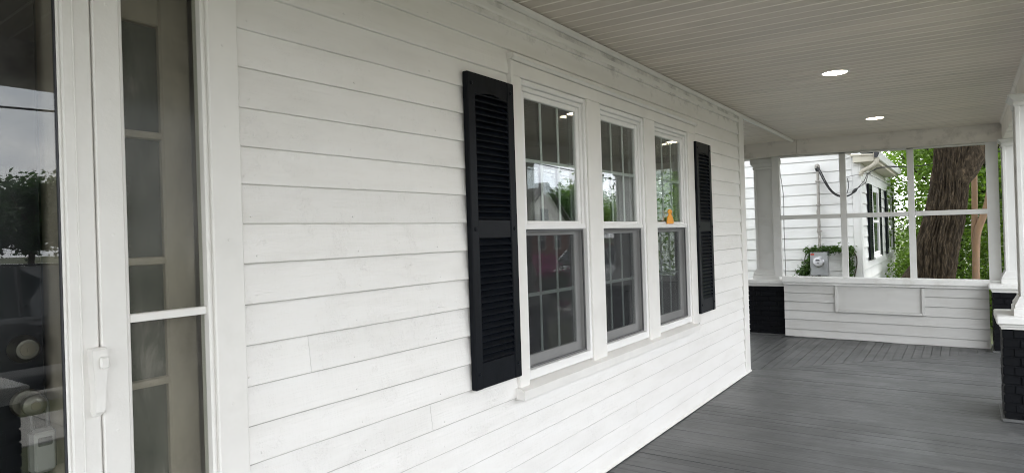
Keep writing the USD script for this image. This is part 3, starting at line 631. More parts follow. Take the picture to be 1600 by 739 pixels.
# ------------------------------------------------------------------ half wall, screen frame and beam at the porch end
EX = 8.94
def sl_(m, k=0.011):
    v = np.array(m.vertices); v[:, 2] += k * (v[:, 1] - 0.14) ; return trimesh.Trimesh(v, m.faces, process=False)
end = thing('half_wall', 'low white board wall with an inset panel at the far end of the porch', 'wall', (EX, -0.95, 0))
EB = [0.018, 0.113, 0.240, 0.355, 0.469, 0.584, 0.690]
for i in range(6):
    z0, z1 = EB[i], EB[i + 1]
    segs = [(-2.015, 0.150)]
    if z1 > 0.40: segs = [(-2.015, -1.405), (-0.455, 0.150)]
    for a, b in segs:
        n = 14; ys = np.linspace(a, b, n + 1); V, F = [], []
        for q in ys:
            rag = (0.022 * (meshkit.fbm(np.array([q * 16, 3.3, 1.7])) - 0.42)) if i == 0 else 0.0012 * meshkit.noise(np.array([q * 3, i, 0.2]))
            s = 0.011 * (q - 0.14)
            V += [(EX - 0.012, q, z0 + rag + s), (EX - 0.013, q, z0 + 0.004 + rag + s), (EX - 0.004, q, z1 - 0.0035 + s), (EX + 0.012, q, z1 - 0.0035 + s), (EX + 0.012, q, z0 + rag + s)]
        for k in range(n):
            for j in range(5):
                c, d = k * 5 + j, k * 5 + (j + 1) % 5; F += [[c, c + 5, d + 5], [c, d + 5, d]]
        e = n * 5; F += [[0, 1, 2], [0, 2, 3], [0, 3, 4], [e, e + 2, e + 1], [e, e + 3, e + 2], [e, e + 4, e + 3]]
        t = trimesh.Trimesh(np.array(V), np.array(F), process=False)
        if t.volume < 0: t.invert()
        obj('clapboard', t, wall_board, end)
obj('framing', box(EX + 0.013, EX + 0.10, -2.012, 0.150, 0.03, 0.66), dark_metal, end)
for q0, q1, w0, w1 in ((-1.405, -1.375, 0.350, 0.672), (-0.485, -0.455, 0.350, 0.672), (-1.375, -0.485, 0.350, 0.380)):
    obj('panel_trim', sl_(box(EX - 0.034, EX + 0.01, q0, q1, w0 + 0.008, w1 + 0.008, 0.004)), wall_board, end)
obj('inset_panel', sl_(box(EX - 0.006, EX + 0.01, -1.376, -0.484, 0.385, 0.685)), wall_board, end)
obj('cap_rail', sl_(cat(box(EX - 0.055, EX + 0.15, -2.035, 0.160, 0.722, 0.790, 0.006), box(EX - 0.030, EX + 0.09, -2.02, 0.155, 0.690, 0.7215, 0.004))), cap_paint, end)

fx0, fx1 = 8.965, 9.02
sf = thing('screen_frame', 'white wooden screen frame dividing the porch end opening into six lights', 'window frame', (fx0, -0.95, 0.8))
def slz(y, zl, zr): return zl + (zr - zl) * (0.17 - y) / 2.2
def bar(y0, y1, zl0, zl1, k, name):
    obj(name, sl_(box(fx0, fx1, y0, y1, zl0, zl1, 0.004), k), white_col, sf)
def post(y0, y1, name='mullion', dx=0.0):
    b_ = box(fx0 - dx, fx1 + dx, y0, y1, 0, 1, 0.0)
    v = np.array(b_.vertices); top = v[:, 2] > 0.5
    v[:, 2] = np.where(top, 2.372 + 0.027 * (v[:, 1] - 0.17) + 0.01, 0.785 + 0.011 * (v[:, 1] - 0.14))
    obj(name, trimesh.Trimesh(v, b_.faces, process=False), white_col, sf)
post(-0.610, -0.542); post(-1.335, -1.268); post(-2.135, -2.025, 'stile'); post(0.172, 0.262, 'stile')
bar(-0.541, 0.1715, 1.538, 1.592, 0.011, 'cross_bar'); bar(-1.2675, -0.6105, 1.536, 1.592, 0.011, 'cross_bar'); bar(-2.0245, -1.3355, 1.537, 1.592, 0.011, 'cross_bar')
t = box(fx0, fx1, -2.0245, 0.1715, 2.352, 2.372, 0.003); v = np.array(t.vertices); v[:, 2] += 0.027 * (v[:, 1] - 0.17)
obj('top_bar', trimesh.Trimesh(v, t.faces, process=False), white_col, sf)

def sheared(m, k, y0):
    v = np.array(m.vertices); v[:, 2] += k * (v[:, 1] - y0); return trimesh.Trimesh(v, m.faces, process=False)
eb = thing('end_beam', 'weathered white wooden beam across the far end of the porch, under the ceiling', 'beam', (8.93, -1, 2.36))
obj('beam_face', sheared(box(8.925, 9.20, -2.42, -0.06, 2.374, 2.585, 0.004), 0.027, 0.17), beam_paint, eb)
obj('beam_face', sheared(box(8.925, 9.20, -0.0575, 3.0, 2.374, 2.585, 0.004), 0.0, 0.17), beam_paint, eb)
obj('lower_fillet', sheared(box(8.918, 8.9245, -2.17, -0.06, 2.380, 2.400, 0.002), 0.027, 0.17), beam_paint, eb)
fb = thing('front_beam', 'white wooden beam along the open front of the porch, at the right edge', 'beam', (2.6, -2.3, 2.33))
obj('beam_face', box(-4, 8.924, -2.43, -2.172, 2.318, 2.60, 0.004), beam_paint, fb)
obj('quarter_round', ext([(-2.1715, zc(-2.17) - 0.03), (-2.158, zc(-2.17) - 0.006), (-2.15, zc(-2.15) - 0.002), (-2.1715, zc(-2.17) - 0.002)], 'x', -4, 8.92), beam_paint, fb)

# ------------------------------------------------------------------ brick piers and columns
def make_pier(loc, label, group):
    p = thing('brick_pier', label, 'pier', loc, group=group)
    h, S = 0.655, 0.48
    obj('mortar_core', box(-S / 2 + 0.008, S / 2 - 0.008, -S / 2 + 0.008, S / 2 - 0.008, -0.55, h - 0.002), mortar, p, local=True)
    rng = random.Random(3); ch = 0.0655; n = 10
    for c in range(n):
        z0, z1 = c * ch + 0.004, (c + 1) * ch - 0.004
        if c == n - 1: z1 = h - 0.001
        L = 0.205 if c % 2 == 0 else 0.10
        for side in range(4):
            # running bond round the pier: each side starts with one corner brick
            u = -S / 2
            first = 0.100 if c % 2 == 0 else 0.205
            lens = [first, 0.205, S - first - 0.205 - 0.095 - 0.02] if True else []
            for l in lens:
                if l < 0.03: continue
                a, b = u + 0.004, u + l
                j = rng.uniform(-0.002, 0.003)
                d0, d1 = -S / 2 - j, -S / 2 + 0.095
                if side == 0: m_ = box(d0, d1, a, b, z0, z1, 0.005)
                elif side == 1: m_ = box(-b, -a, d0, d1, z0, z1, 0.005)
                elif side == 2: m_ = box(-d1, -d0, -b, -a, z0, z1, 0.005)
                else: m_ = box(a, b, -d1, -d0, z0, z1, 0.005)
                obj('brick', m_, black_brick, p, local=True)
                u += l + 0.008
    obj('pier_cap', cat(box(-0.272, 0.272, -0.272, 0.272, 0.690, 0.744, 0.008), box(-0.256, 0.256, -0.256, 0.256, 0.672, 0.6905, 0.005), box(-0.247, 0.247, -0.247, 0.247, 0.655, 0.6725, 0.003)), cap_paint, p, local=True)
    obj('floor_shoe', cat(box(-0.258, 0.258, -0.258, 0.258, 0.0, 0.022, 0.006)), floor_y, p, local=True)
    return p
PIERS = [((9.24, 0.385, 0), 'black painted brick pier with white cap at the far left, behind the house corner'),
         ((5.945, -2.245, 0), 'black painted brick pier with white cap nearest on the right edge'),
         ((8.915, -2.282, 0), 'black painted brick pier in the far right corner beside the half wall'),
         ((0.96, -2.36, 0), 'black painted brick pier beside the porch steps, behind the viewer')]
p0 = make_pier(*PIERS[0], 'brick piers round the porch')
for loc, lab in PIERS[1:]: dup(p0, loc, label=lab)

def square(prof, cx=0, cy=0, half=None):
    """Stack of square sections: prof (z, half width)."""
    V, F = [], []
    for z, h in prof: V += [(-h, -h, z), (h, -h, z), (h, h, z), (-h, h, z)]
    for i in range(len(prof) - 1):
        for j in range(4):
            a, b = i * 4 + j, i * 4 + (j + 1) % 4; F += [[a, b, b + 4], [a, b + 4, a + 4]]
    e = (len(prof) - 1) * 4; F += [[0, 2, 1], [0, 3, 2], [e, e + 1, e + 2], [e, e + 2, e + 3]]
    return trimesh.Trimesh(np.array(V, float), np.array(F), process=False)
def make_column(loc, label, top=2.345, group='white square porch columns'):
    c = thing('porch_column', label, 'column', loc, group=group)
    zb = 0.744
    obj('base', square([(zb, 0.172), (zb + 0.05, 0.172), (zb + 0.056, 0.164), (zb + 0.075, 0.164), (zb + 0.10, 0.150), (zb + 0.125, 0.138), (zb + 0.135, 0.138)]), white_col, c, local=True)
    obj('shaft', square([(zb + 0.12, 0.120), (2.26, 0.114)]), white_col, c, local=True)
    for s1 in (-1, 1):
        for s2 in (-1, 1):
            w = 0.030
            q = [(s1 * 0.131, s2 * 0.131), (s1 * (0.131 - w), s2 * 0.131), (s1 * (0.131 - w), s2 * (0.131 - w)), (s1 * 0.131, s2 * (0.131 - w))]
            xs_, ys_ = sorted({a for a, _ in q}), sorted({b for _, b in q})
            obj('corner_strip', box(xs_[0], xs_[1], ys_[0], ys_[1], zb + 0.130, 2.262, 0.004), white_col, c, local=True)
    obj('capital', square([(2.235, 0.134), (2.250, 0.140), (2.262, 0.140), (2.268, 0.132), (2.275, 0.134), (2.292, 0.150), (2.305, 0.158), (2.308, 0.166), (top, 0.166)]), white_col, c, local=True)
    return c
COLS = [((9.24, 0.405, 0), 'white square wooden column on the far left pier, beside the screen frame'),
        ((5.945, -2.25, 0), 'white square wooden column nearest on the right edge'),
        ((8.915, -2.295, 0), 'white square wooden column in the far right corner'),
        ((0.96, -2.36, 0), 'white square wooden column beside the porch steps, behind the viewer')]
c0 = make_column(*COLS[0], top=2.37)
c1 = make_column(*COLS[1], top=2.318)
dup(c1, COLS[2][0], label=COLS[2][1]); dup(c1, COLS[3][0], label=COLS[3][1])

# thin cable hanging down the left stile of the screen
cb = thing('cable', 'thin black cable hanging down outside the left of the screen frame', 'cable', (9.1, 0.14, 1.6))
obj('wire', tube(smooth_path([(9.06, 0.178, 2.36), (9.06, 0.172, 2.1), (9.06, 0.150, 1.9), (9.06, 0.150, 1.6), (9.06, 0.152, 1.2), (9.06, 0.150, 0.78)], 30), 0.004, 6), cable_black, cb)

# ------------------------------------------------------------------ leaves
def leaves(centres, size, rng, droop=0.3, folded=True):
    """Small bent leaf quads at the given points."""
    n = len(centres)
    a = rng.normal(size=(n, 3)); a[:, 2] = a[:, 2] * 0.6 - droop; a /= np.linalg.norm(a, axis=1)[:, None]
    b = rng.normal(size=(n, 3)); b -= a * np.sum(a * b, 1)[:, None]; b /= np.linalg.norm(b, axis=1)[:, None]
    nn = np.cross(a, b)
    s = size * rng.uniform(0.6, 1.3, n)[:, None]
    c = np.asarray(centres)
    v = np.stack([c - a * s * 0.5, c + b * s * 0.3 + nn * s * 0.08, c + a * s * 0.55, c - b * s * 0.3 + nn * s * 0.08], 1).reshape(-1, 3)
    k = np.arange(n)[:, None] * 4
    f = np.concatenate([k + [0, 1, 2], k + [0, 2, 3]], 0)
    return trimesh.Trimesh(v, f, process=False)

def clump_points(n, centre, radii, rng, clumps=40, spread=0.28, shell=0.55):
    cc = rng.normal(size=(clumps, 3)); cc /= np.linalg.norm(cc, axis=1)[:, None]
    cc *= (shell + (1 - shell) * rng.uniform(0, 1, clumps) ** 0.5)[:, None] * rng.uniform(0.72, 1.12, clumps)[:, None]
    idx = rng.integers(0, clumps, n)
    p = cc[idx] + rng.normal(size=(n, 3)) * spread * rng.uniform(0.5, 1.0, clumps)[idx][:, None]
    return np.asarray(centre) + p * np.asarray(radii)

def tree(name, label, loc, h, r, n, size, mat, seed, group=None, trunk_r=0.18, crown_z=0.62, flat=0.75):
    rng = np.random.default_rng(seed)
    t = thing(name, label, 'tree', loc, group=group)
    pts = [(0, 0, -0.3), (0.03 * h * rng.normal() * 0.4, 0.02 * h * rng.normal(), h * 0.25), (0.05 * h * rng.normal() * 0.4, 0, h * 0.55), (0, 0, h * 0.85)]
    pp = smooth_path(pts, 14); ms_ = [tube(pp, np.linspace(trunk_r, trunk_r * 0.25, 14), 10)]
    for k in range(7):
        a = rng.uniform(0, 6.28); z = h * rng.uniform(0.32, 0.62); e = np.array([math.cos(a) * r * 0.75, math.sin(a) * r * 0.75, z + h * 0.22])
        ms_.append(tube(smooth_path([(0, 0, z), e * [0.5, 0.5, 0] + [0, 0, z + h * 0.09], e], 8), np.linspace(trunk_r * 0.45, 0.02, 8), 7))
    obj('trunk', cat(ms_), bark, t, local=True)
    pts = clump_points(n, (0, 0, h * crown_z), (r, r, r * flat), rng)
    obj('crown', leaves(pts, size, rng), mat, t, local=True)
    return t

def shrub(name, label, loc, radii, n, size, mat, seed, group=None, clumps=24, cat_='shrub'):
    rng = np.random.default_rng(seed)
    s = thing(name, label, cat_, loc, group=group)
    pts = clump_points(n, (0, 0, radii[2] * 0.95), radii, rng, clumps=clumps, shell=0.4, spread=0.30)
    pts[:, 2] = np.abs(pts[:, 2])
    obj('foliage', leaves(pts, size, rng, 0.15), mat, s, local=True)
    st = []
    for k in range(6):
        a = rng.uniform(0, 6.28); st.append(tube(smooth_path([(0, 0, 0), (math.cos(a) * radii[0] * 0.3, math.sin(a) * radii[1] * 0.3, radii[2] * 0.8), (math.cos(a) * radii[0] * 0.5, math.sin(a) * radii[1] * 0.5, radii[2] * 1.5)], 6), np.linspace(0.025, 0.008, 6), 6))
    obj('stem', cat(st), bark, s, local=True)
    return s

# ------------------------------------------------------------------ neighbour house
NX, NY = 12.0, -0.41
nh = thing('neighbour_house', 'white board sided neighbouring house with low eave, seen through the porch end', 'house', (NX, 2, GZ))
nz = [2.752, 2.561, 2.365, 2.177, 1.992, 1.805, 1.618, 1.432, 1.245, 1.058, 0.872, 0.685, 0.498, 0.31, 0.12, -0.07, -0.26, -0.45, -0.6]
for z1, z0 in zip(nz[:-1], nz[1:]):
    obj('clapboard', ext([(NX - 0.012, z0), (NX - 0.014, z0 + 0.005), (NX - 0.004, z1 - 0.006), (NX + 0.02, z1 - 0.006), (NX + 0.02, z0)], 'y', NY + 0.105, 6.0), neigh, nh)
z = 2.752
while z < 5.2:
    yr = NY + (z - 2.70) / 0.62
    obj('clapboard', ext([(NX - 0.012, z), (NX - 0.014, z + 0.005), (NX - 0.004, z + 0.181), (NX + 0.02, z + 0.181), (NX + 0.02, z)], 'y', max(yr, NY + 0.105), 6.0), neigh, nh); z += 0.187
obj('corner_board', cat(box(NX - 0.028, NX + 0.02, NY, NY + 0.10, GZ, 2.62, 0.004), box(NX - 0.0275, NX + 0.10, NY - 0.026, NY - 0.0005, GZ, 2.55, 0.004)), neigh, nh)
NE = 18.4
for z1, z0 in zip(nz[1:-1], nz[2:]):
    obj('clapboard', ext([(NY - 0.020, z0), (NY - 0.022, z0 + 0.006), (NY - 0.004, z1 - 0.005), (NY + 0.02, z1 - 0.005), (NY + 0.02, z0)], 'x', NX + 0.101, NE), neigh, nh)
obj('wall', cat(box(NX + 0.021, NE - 0.01, NY + 0.021, 8, GZ, 2.60), box(NX + 0.021, NE - 0.01, 3.0, 8, 2.6, 5.2)), neigh, nh)
obj('foundation', cat(box(NX - 0.01, NE, NY - 0.01, 8, GZ - 0.1, GZ + 0.05)), concrete, nh)
# roof: eave running back along the side wall
XE0, XE1, YE = NX - 0.21, 16.2, -0.64
obj('roof', cat(ext([(YE - 0.05, 2.60), (YE - 0.05, 2.635), (4.6, 2.635 + 0.62 * 5.29), (4.6, 2.60 + 0.62 * 5.29)], 'x', XE0 - 0.03, XE1 + 0.05)), roofing, nh)
obj('soffit', cat([box(NX - 0.02 + k * 0.3, NX - 0.02 + k * 0.3 + 0.294, YE, NY + 0.03, 2.470, 2.488, 0.003) for k in range(14)]), soffit_paint, nh)
obj('eave_return', cat(ext([(YE, 2.468), (YE, 2.56), (NY + 0.06, 2.575), (NY + 0.06, 2.468)], 'x', XE0 + 0.02, NX - 0.022), ext([(YE - 0.03, 2.56), (YE - 0.03, 2.582), (NY + 0.10, 2.60), (NY + 0.10, 2.575)], 'x', XE0, NX - 0.018)), soffit_paint, nh)
obj('rake_board', ext([(YE + 0.2, 2.52 + 0.12), (YE + 0.2, 2.60 + 0.12), (4.5, 2.60 + 0.62 * 5.14), (4.5, 2.50 + 0.62 * 5.14)], 'x', XE0, XE0 + 0.024), soffit_paint, nh)
obj('rake_soffit', ext([(NY, 2.60 + 0.62 * 0.23 - 0.03), (NY, 2.60 + 0.62 * 0.23), (4.5, 2.60 + 0.62 * 5.14), (4.5, 2.57 + 0.62 * 5.14)], 'x', XE0 + 0.025, NX - 0.015), soffit_paint, nh)
obj('frieze_board', ext([(NY + 0.11, 2.60), (NY + 0.11, 2.76), (4.5, 2.76 + 0.62 * 4.8), (4.5, 2.60 + 0.62 * 4.8)], 'x', NX - 0.03, NX - 0.016), soffit_paint, nh)
obj('fascia', box(XE0 + 0.02, XE1, YE - 0.018, YE - 0.001, 2.465, 2.60, 0.003), soffit_paint, nh)
obj('gutter', cat(ext([(YE - 0.09, 2.575), (YE - 0.105, 2.60), (YE - 0.098, 2.60), (YE - 0.083, 2.578)], 'x', XE0 - 0.02, XE1), ext([(YE - 0.09, 2.575), (YE - 0.065, 2.515), (YE - 0.019, 2.515), (YE - 0.019, 2.522), (YE - 0.06, 2.522), (YE - 0.083, 2.578)], 'x', XE0 - 0.02, XE1)), neigh, nh)
obj('gutter_end', ext([(YE - 0.1, 2.598), (YE - 0.065, 2.516), (YE - 0.02, 2.516), (YE - 0.02, 2.598)], 'x', XE0 - 0.024, XE0 - 0.0205), dark_metal, nh)
dsp = smooth_path([(NX - 0.17, YE - 0.055, 2.52), (NX - 0.17, YE - 0.045, 2.46), (NX - 0.12, -0.55, 2.36), (NX - 0.07, -0.46, 2.305), (NX - 0.06, -0.44, 2.25)], 16)
obj('downspout', tube(dsp, 0.034, 10), soffit_paint, nh)
def nshutter(x0, x1):
    s = obj('shutter', box(x0, x1, NY - 0.028, NY - 0.023, 0.82, 2.17), black_vinyl, nh)
    for a, b in ((x0, x0 + 0.05), (x1 - 0.05, x1)): obj('stile', box(a, b, NY - 0.052, NY - 0.028, 0.82, 2.17, 0.003), black_vinyl, s)
    for a, b in ((0.82, 0.92), (1.45, 1.53), (2.08, 2.17)): obj('rail', box(x0 + 0.05, x1 - 0.05, NY - 0.050, NY - 0.028, a, b, 0.003), black_vinyl, s)
    lv = []
    for a, b in ((0.925, 1.445), (1.535, 2.075)):
        n = 12; p = (b - a) / n
        for k in range(n): lv.append(ext([(NY - 0.048, a + p * k), (NY - 0.048, a + p * k + 0.006), (NY - 0.030, a + p * (k + 1)), (NY - 0.030, a + p * k + 0.03)], 'x', x0 + 0.05, x1 - 0.05))
    obj('louvre', cat(lv), black_vinyl, s)
def nwindow(x0, x1):
    z0, z1 = 0.86, 2.15
    w = obj('window', cat([box(a, b, NY - 0.05, NY, c, d, 0.004) for a, b, c, d in ((x0, x0 + 0.09, z0, z1), (x1 - 0.09, x1, z0, z1), (x0 + 0.09, x1 - 0.09, z0, z0 + 0.08), (x0 + 0.09, x1 - 0.09, z1 - 0.1, z1), (x0 + 0.09, x1 - 0.09, 1.48, 1.53))]), neigh, nh)
    obj('sill', box(x0 - 0.03, x1 + 0.03, NY - 0.075, NY, z0 - 0.045, z0 - 0.001, 0.004), neigh, w)
    obj('pane', box(x0 + 0.09, x1 - 0.09, NY - 0.032, NY - 0.027, z0 + 0.08, 1.48), car_glass, w)
    obj('pane', box(x0 + 0.09, x1 - 0.09, NY - 0.032, NY - 0.027, 1.53, z1 - 0.1), car_glass, w)
nshutter(12.82, 13.30); nwindow(13.34, 14.42); nshutter(14.46, 14.86); nshutter(15.86, 16.20); nwindow(16.24, 17.2); nshutter(17.24, 17.62)

# meter, conduit, service cables
mt = thing('electric_meter', 'grey electric meter box with round glass dial on the neighbouring wall', 'meter', (NX - 0.1, 0.21, 0.6))
obj('box', box(NX - 0.16, NX - 0.026, 0.078, 0.352, 0.61, 1.005, 0.008), plain_grey, mt)
obj('dial_rim', lathe((NX - 0.16, 0.218, 0.842), (-1, 0, 0), [(0, 0.088), (0.012, 0.088), (0.016, 0.080)], 36), chrome, mt, smooth=30)
obj('dial_glass', lathe((NX - 0.172, 0.218, 0.842), (-1, 0, 0), [(0, 0.078), (0.04, 0.074), (0.06, 0.055), (0.066, 0.0)], 36), lens_glass, mt, smooth=30)
obj('dial_face', cat(box(NX - 0.241, NX - 0.2375, 0.19, 0.25, 0.862, 0.884, 0.0), box(NX - 0.241, NX - 0.2375, 0.20, 0.235, 0.815, 0.83, 0.0)), dark_metal, mt)
obj('warning_label', box(NX - 0.1615, NX - 0.1605, 0.285, 0.338, 0.955, 0.985), red_label, mt)
obj('hasp', box(NX - 0.175, NX - 0.155, 0.19, 0.24, 0.602, 0.625, 0.003), dark_metal, mt)
cd = thing('conduit', 'grey service conduit with weather head running down to the meter box', 'conduit', (NX - 0.08, 0.21, 1.0))
obj('pipe', tube([(NX - 0.06, 0.212, 1.0), (NX - 0.06, 0.210, 1.5), (NX - 0.06, 0.205, 2.0), (NX - 0.06, 0.205, 2.40)], 0.024, 10), conduit_grey, cd, smooth=True)
obj('weather_head', lathe((NX - 0.06, 0.205, 2.39), (-0.35, 0, 1), [(0.055, 0.043), (0.09, 0.04), (0.115, 0.02), (0.12, 0)], 16), conduit_grey, cd, smooth=40)
obj('cable_collar', lathe((NX - 0.06, 0.205, 2.385), (-0.35, 0, 1), [(0, 0.03), (0.054, 0.044), (0.056, 0.02)], 16), dark_metal, cd)
obj('strap', cat([box(NX - 0.088, NX - 0.02, 0.17, 0.245, zz, zz + 0.02, 0.002) for zz in (1.35, 1.8, 2.2)]), conduit_grey, cd)
vt = thing('vine_stem', 'dry brown vine stem twisting up the conduit', 'vine', (NX - 0.1, 0.21, 1.05))
obj('stem', tube(smooth_path([(NX - 0.09 - 0.02 * math.sin(k * 1.3), 0.209 + 0.026 * math.cos(k * 1.7), 1.03 + 0.09 * k) for k in range(10)], 60), np.linspace(0.012, 0.006, 60), 6), conduit_grey, vt)
sc_ = thing('service_cable', 'black service cables looping from the weather head and off past the eave', 'cable', (NX - 0.15, -0.1, 2.0))
loop = [(NX - 0.11, 0.205, 2.45), (NX - 0.16, 0.17, 2.40), (NX - 0.17, 0.05, 2.13), (NX - 0.17, -0.13, 1.935), (NX - 0.17, -0.235, 1.925), (NX - 0.17, -0.37, 2.02)]
for k in range(2):
    off = np.array([0.0, 0.016 * (k - 0.5), -0.012 * (k - 0.5)])
    obj('conductor', tube(smooth_path(np.array(loop) + off * np.array([[0.3], [1], [1], [1], [1], [0.2]]), 40), 0.0105, 7), cable_black, sc_)
obj('splice', tube([(NX - 0.17, -0.325, 1.97), (NX - 0.17, -0.345, 1.99), (NX - 0.17, -0.375, 2.022), (NX - 0.17, -0.40, 2.045)], [0.012, 0.026, 0.026, 0.012], 8), cable_black, sc_)
for k in range(2):
    obj('conductor', tube(smooth_path([(NX - 0.17, -0.39, 2.035), (NX - 0.17, -0.50 - 0.03 * k, 2.16), (NX - 0.18, -0.545 - 0.02 * k, 2.27), (NX - 0.18, -0.60, 2.305), (NX - 0.18, -1.13, 2.33), (NX - 0.17, -1.5, 2.355), (NX + 0.2, -4.5, 2.9), (NX + 1.0, -8.3, 5.2)], 60), 0.006, 6), cable_black, sc_)
obj('guy_wire', tube(smooth_path([(NX - 0.05, -0.20, 2.24), (NX - 0.08, -0.26, 2.25), (NX - 0.15, -0.6, 2.27)], 12), 0.004, 6), cable_black, sc_)
obj('tail', tube(smooth_path([(NX - 0.05, -0.24, 2.23), (NX - 0.05, -0.255, 2.15), (NX - 0.05, -0.25, 2.05), (NX - 0.05, -0.21, 1.95)], 14), 0.006, 6), cable_black, sc_)

# ivy round the meter
rngi = np.random.default_rng(11)
iv = thing('ivy', 'green ivy growing along the neighbouring wall round the meter box', 'ivy', (NX - 0.06, 0.1, 0.6))
pts = []
for (ya, za), (yb, zb_), wdt, n in (((0.42, 1.03), (-0.16, 1.05), 0.045, 620), ((-0.16, 1.05), (-0.30, 1.02), 0.05, 260), ((-0.20, 1.03), (-0.26, 0.62), 0.05, 420), ((0.40, 0.84), (0.42, 0.60), 0.07, 330), ((0.47, 0.70), (0.55, 0.58), 0.07, 240), ((0.38, 1.0), (0.37, 0.85), 0.03, 60)):
    u = rngi.uniform(0, 1, n); pts.append(np.stack([NX - 0.05 - np.abs(rngi.normal(size=n)) * 0.05, ya + (yb - ya) * u + rngi.normal(size=n) * wdt * 0.6, za + (zb_ - za) * u + rngi.normal(size=n) * wdt * 0.75], 1))
obj('foliage', leaves(np.concatenate(pts)[::1], 0.047, rngi, 0.3), leaf_ivy, iv)
obj('stem', cat(tube(smooth_path([(NX - 0.04, 0.5, 0.3), (NX - 0.04, 0.45, 0.7), (NX - 0.04, 0.41, 1.0), (NX - 0.04, 0.1, 1.04), (NX - 0.04, -0.2, 1.04), (NX - 0.04, -0.27, 0.5)], 40), 0.008, 6)), bark, iv)

# ------------------------------------------------------------------ big leaning tree at the porch end
def big_trunk():
    # centre line and half widths measured at X = 11.6
    zz = np.array([-0.8, -0.3, 0.3, 0.63, 1.06, 1.54, 2.05, 2.55, 3.2, 4.0, 5.0])
    yc = np.array([-1.16, -1.22, -1.33, -1.41, -1.465, -1.575, -1.65, -1.71, -1.80, -1.92, -2.1])
    rr = np.array([0.48, 0.36, 0.275, 0.245, 0.250, 0.235, 0.215, 0.215, 0.205, 0.18, 0.15])
    from scipy.interpolate import CubicSpline
    Z = np.linspace(-0.8, 5.0, 340); Yc = CubicSpline(zz, yc)(Z); R = CubicSpline(zz, rr)(Z)
    n = 260; A = np.linspace(0, 2 * math.pi, n, endpoint=False)
    ZZ, AA = np.meshgrid(Z, A, indexing='ij')
    tw = AA + 0.10 * ZZ
    # furrowed bark: vertical ridges from stretched, folded noise
    q = np.stack([np.cos(tw) * 7.0, np.sin(tw) * 7.0, ZZ * 1.5], -1)
    rid = 1 - np.abs(2 * meshkit.fbm(q, 3, 5) - 1) * 3.2
    q2 = np.stack([np.cos(tw) * 15, np.sin(tw) * 15, ZZ * 4.5], -1)
    rid2 = 1 - np.abs(2 * meshkit.fbm(q2, 2, 9) - 1) * 3.0
    flare = 1 + 0.16 * np.clip(0.7 - ZZ, 0, 2) * (0.5 + 0.5 * np.cos(AA * 4 + 0.6))
    big = 0.05 * (meshkit.noise(np.stack([np.cos(AA) * 1.3, np.sin(AA) * 1.3, ZZ * 0.9], -1), 3) - 0.5) * 2
    Rr = R[:, None] * (flare + big) + 0.027 * np.clip(rid, -0.7, 1) + 0.014 * np.clip(rid2, -0.7, 1)
    V = np.stack([11.6 + Rr * np.cos(AA), Yc[:, None] + Rr * np.sin(AA), ZZ], -1).reshape(-1, 3)
    i, k = np.meshgrid(np.arange(len(Z) - 1), np.arange(n), indexing='ij'); i, k = i.ravel(), k.ravel(); k2 = (k + 1) % n
    a, b, c, d = i * n + k, i * n + k2, (i + 1) * n + k2, (i + 1) * n + k
    return trimesh.Trimesh(V, np.concatenate([np.stack([a, b, c], 1), np.stack([a, c, d], 1)]), process=False)
bt = thing('leaning_tree', 'big furrowed tree trunk leaning right just beyond the porch end', 'tree', (11.6, -1.3, GZ))
obj('trunk', big_trunk(), bark, bt, smooth=True)
def limb(pts, r0, r1, n=40, m=40, seed=0):
    pp = smooth_path(pts, n); t = tube(pp, np.linspace(r0, r1, n), m)
    v = np.array(t.vertices); c = np.repeat(pp, m, axis=0); dd = v[:len(c)] - c
    q = np.stack([dd[:, 0] * 40, dd[:, 1] * 40, dd[:, 2] * 25 + v[:len(c), 2] * 2], -1)
    k = 1 + 0.35 * (meshkit.fbm(q, 3, seed) - 0.5)
    v[:len(c)] = c + dd * k[:, None]
    return trimesh.Trimesh(v, t.faces, process=False)
obj('limb', limb([(11.55, -1.72, 2.05), (11.52, -1.90, 2.28), (11.52, -2.02, 2.55), (11.50, -2.10, 3.1), (11.3, -2.3, 4.2)], 0.16, 0.07, seed=4), bark, bt, smooth=True)
obj('limb', limb([(11.6, -2.05, 4.7), (11.0, -2.4, 5.6), (9.8, -3.2, 6.6)], 0.14, 0.04, seed=5), bark, bt, smooth=True)
obj('limb', limb([(11.6, -2.05, 4.7), (12.6, -1.9, 5.8), (14.0, -2.2, 7.0)], 0.13, 0.04, seed=6), bark, bt, smooth=True)
obj('root', limb([(11.62, -1.40, 1.15), (11.52, -1.22, 0.75), (11.44, -1.03, 0.45), (11.38, -0.80, 0.0), (11.3, -0.5, -0.6)], 0.10, 0.15, seed=7), bark, bt, smooth=True)
rl = np.random.default_rng(21)
obj('crown', leaves(clump_points(26000, (10.6, -3.6, 6.6), (4.0, 3.8, 1.7), rl, clumps=80, spread=0.22), 0.19, rl), leaf_mid, bt)

ct = thing('crepe_myrtle', 'slim tan forked trunk standing right of the leaning tree', 'tree', (13.5, -1.96, GZ))
obj('trunk', limb([(13.5, -1.93, -0.7), (13.5, -1.955, 0.4), (13.5, -1.965, 0.95), (13.5, -2.005, 1.3), (13.5, -2.09, 1.55), (13.45, -2.2, 2.1), (13.4, -2.36, 3.2)], 0.062, 0.045, 60, 20, 8), bark_tan, ct, smooth=True)
obj('limb', limb([(13.52, -1.965, 0.9), (13.56, -1.955, 1.3), (13.58, -1.965, 1.6), (13.6, -1.975, 2.2), (13.6, -2.0, 3.3)], 0.050, 0.038, 40, 18, 9), bark_tan, ct, smooth=True)
obj('crown', leaves(clump_points(5000, (13.5, -2.5, 4.4), (1.8, 1.6, 1.2), rl, clumps=30), 0.08, rl), leaf_bright, ct)

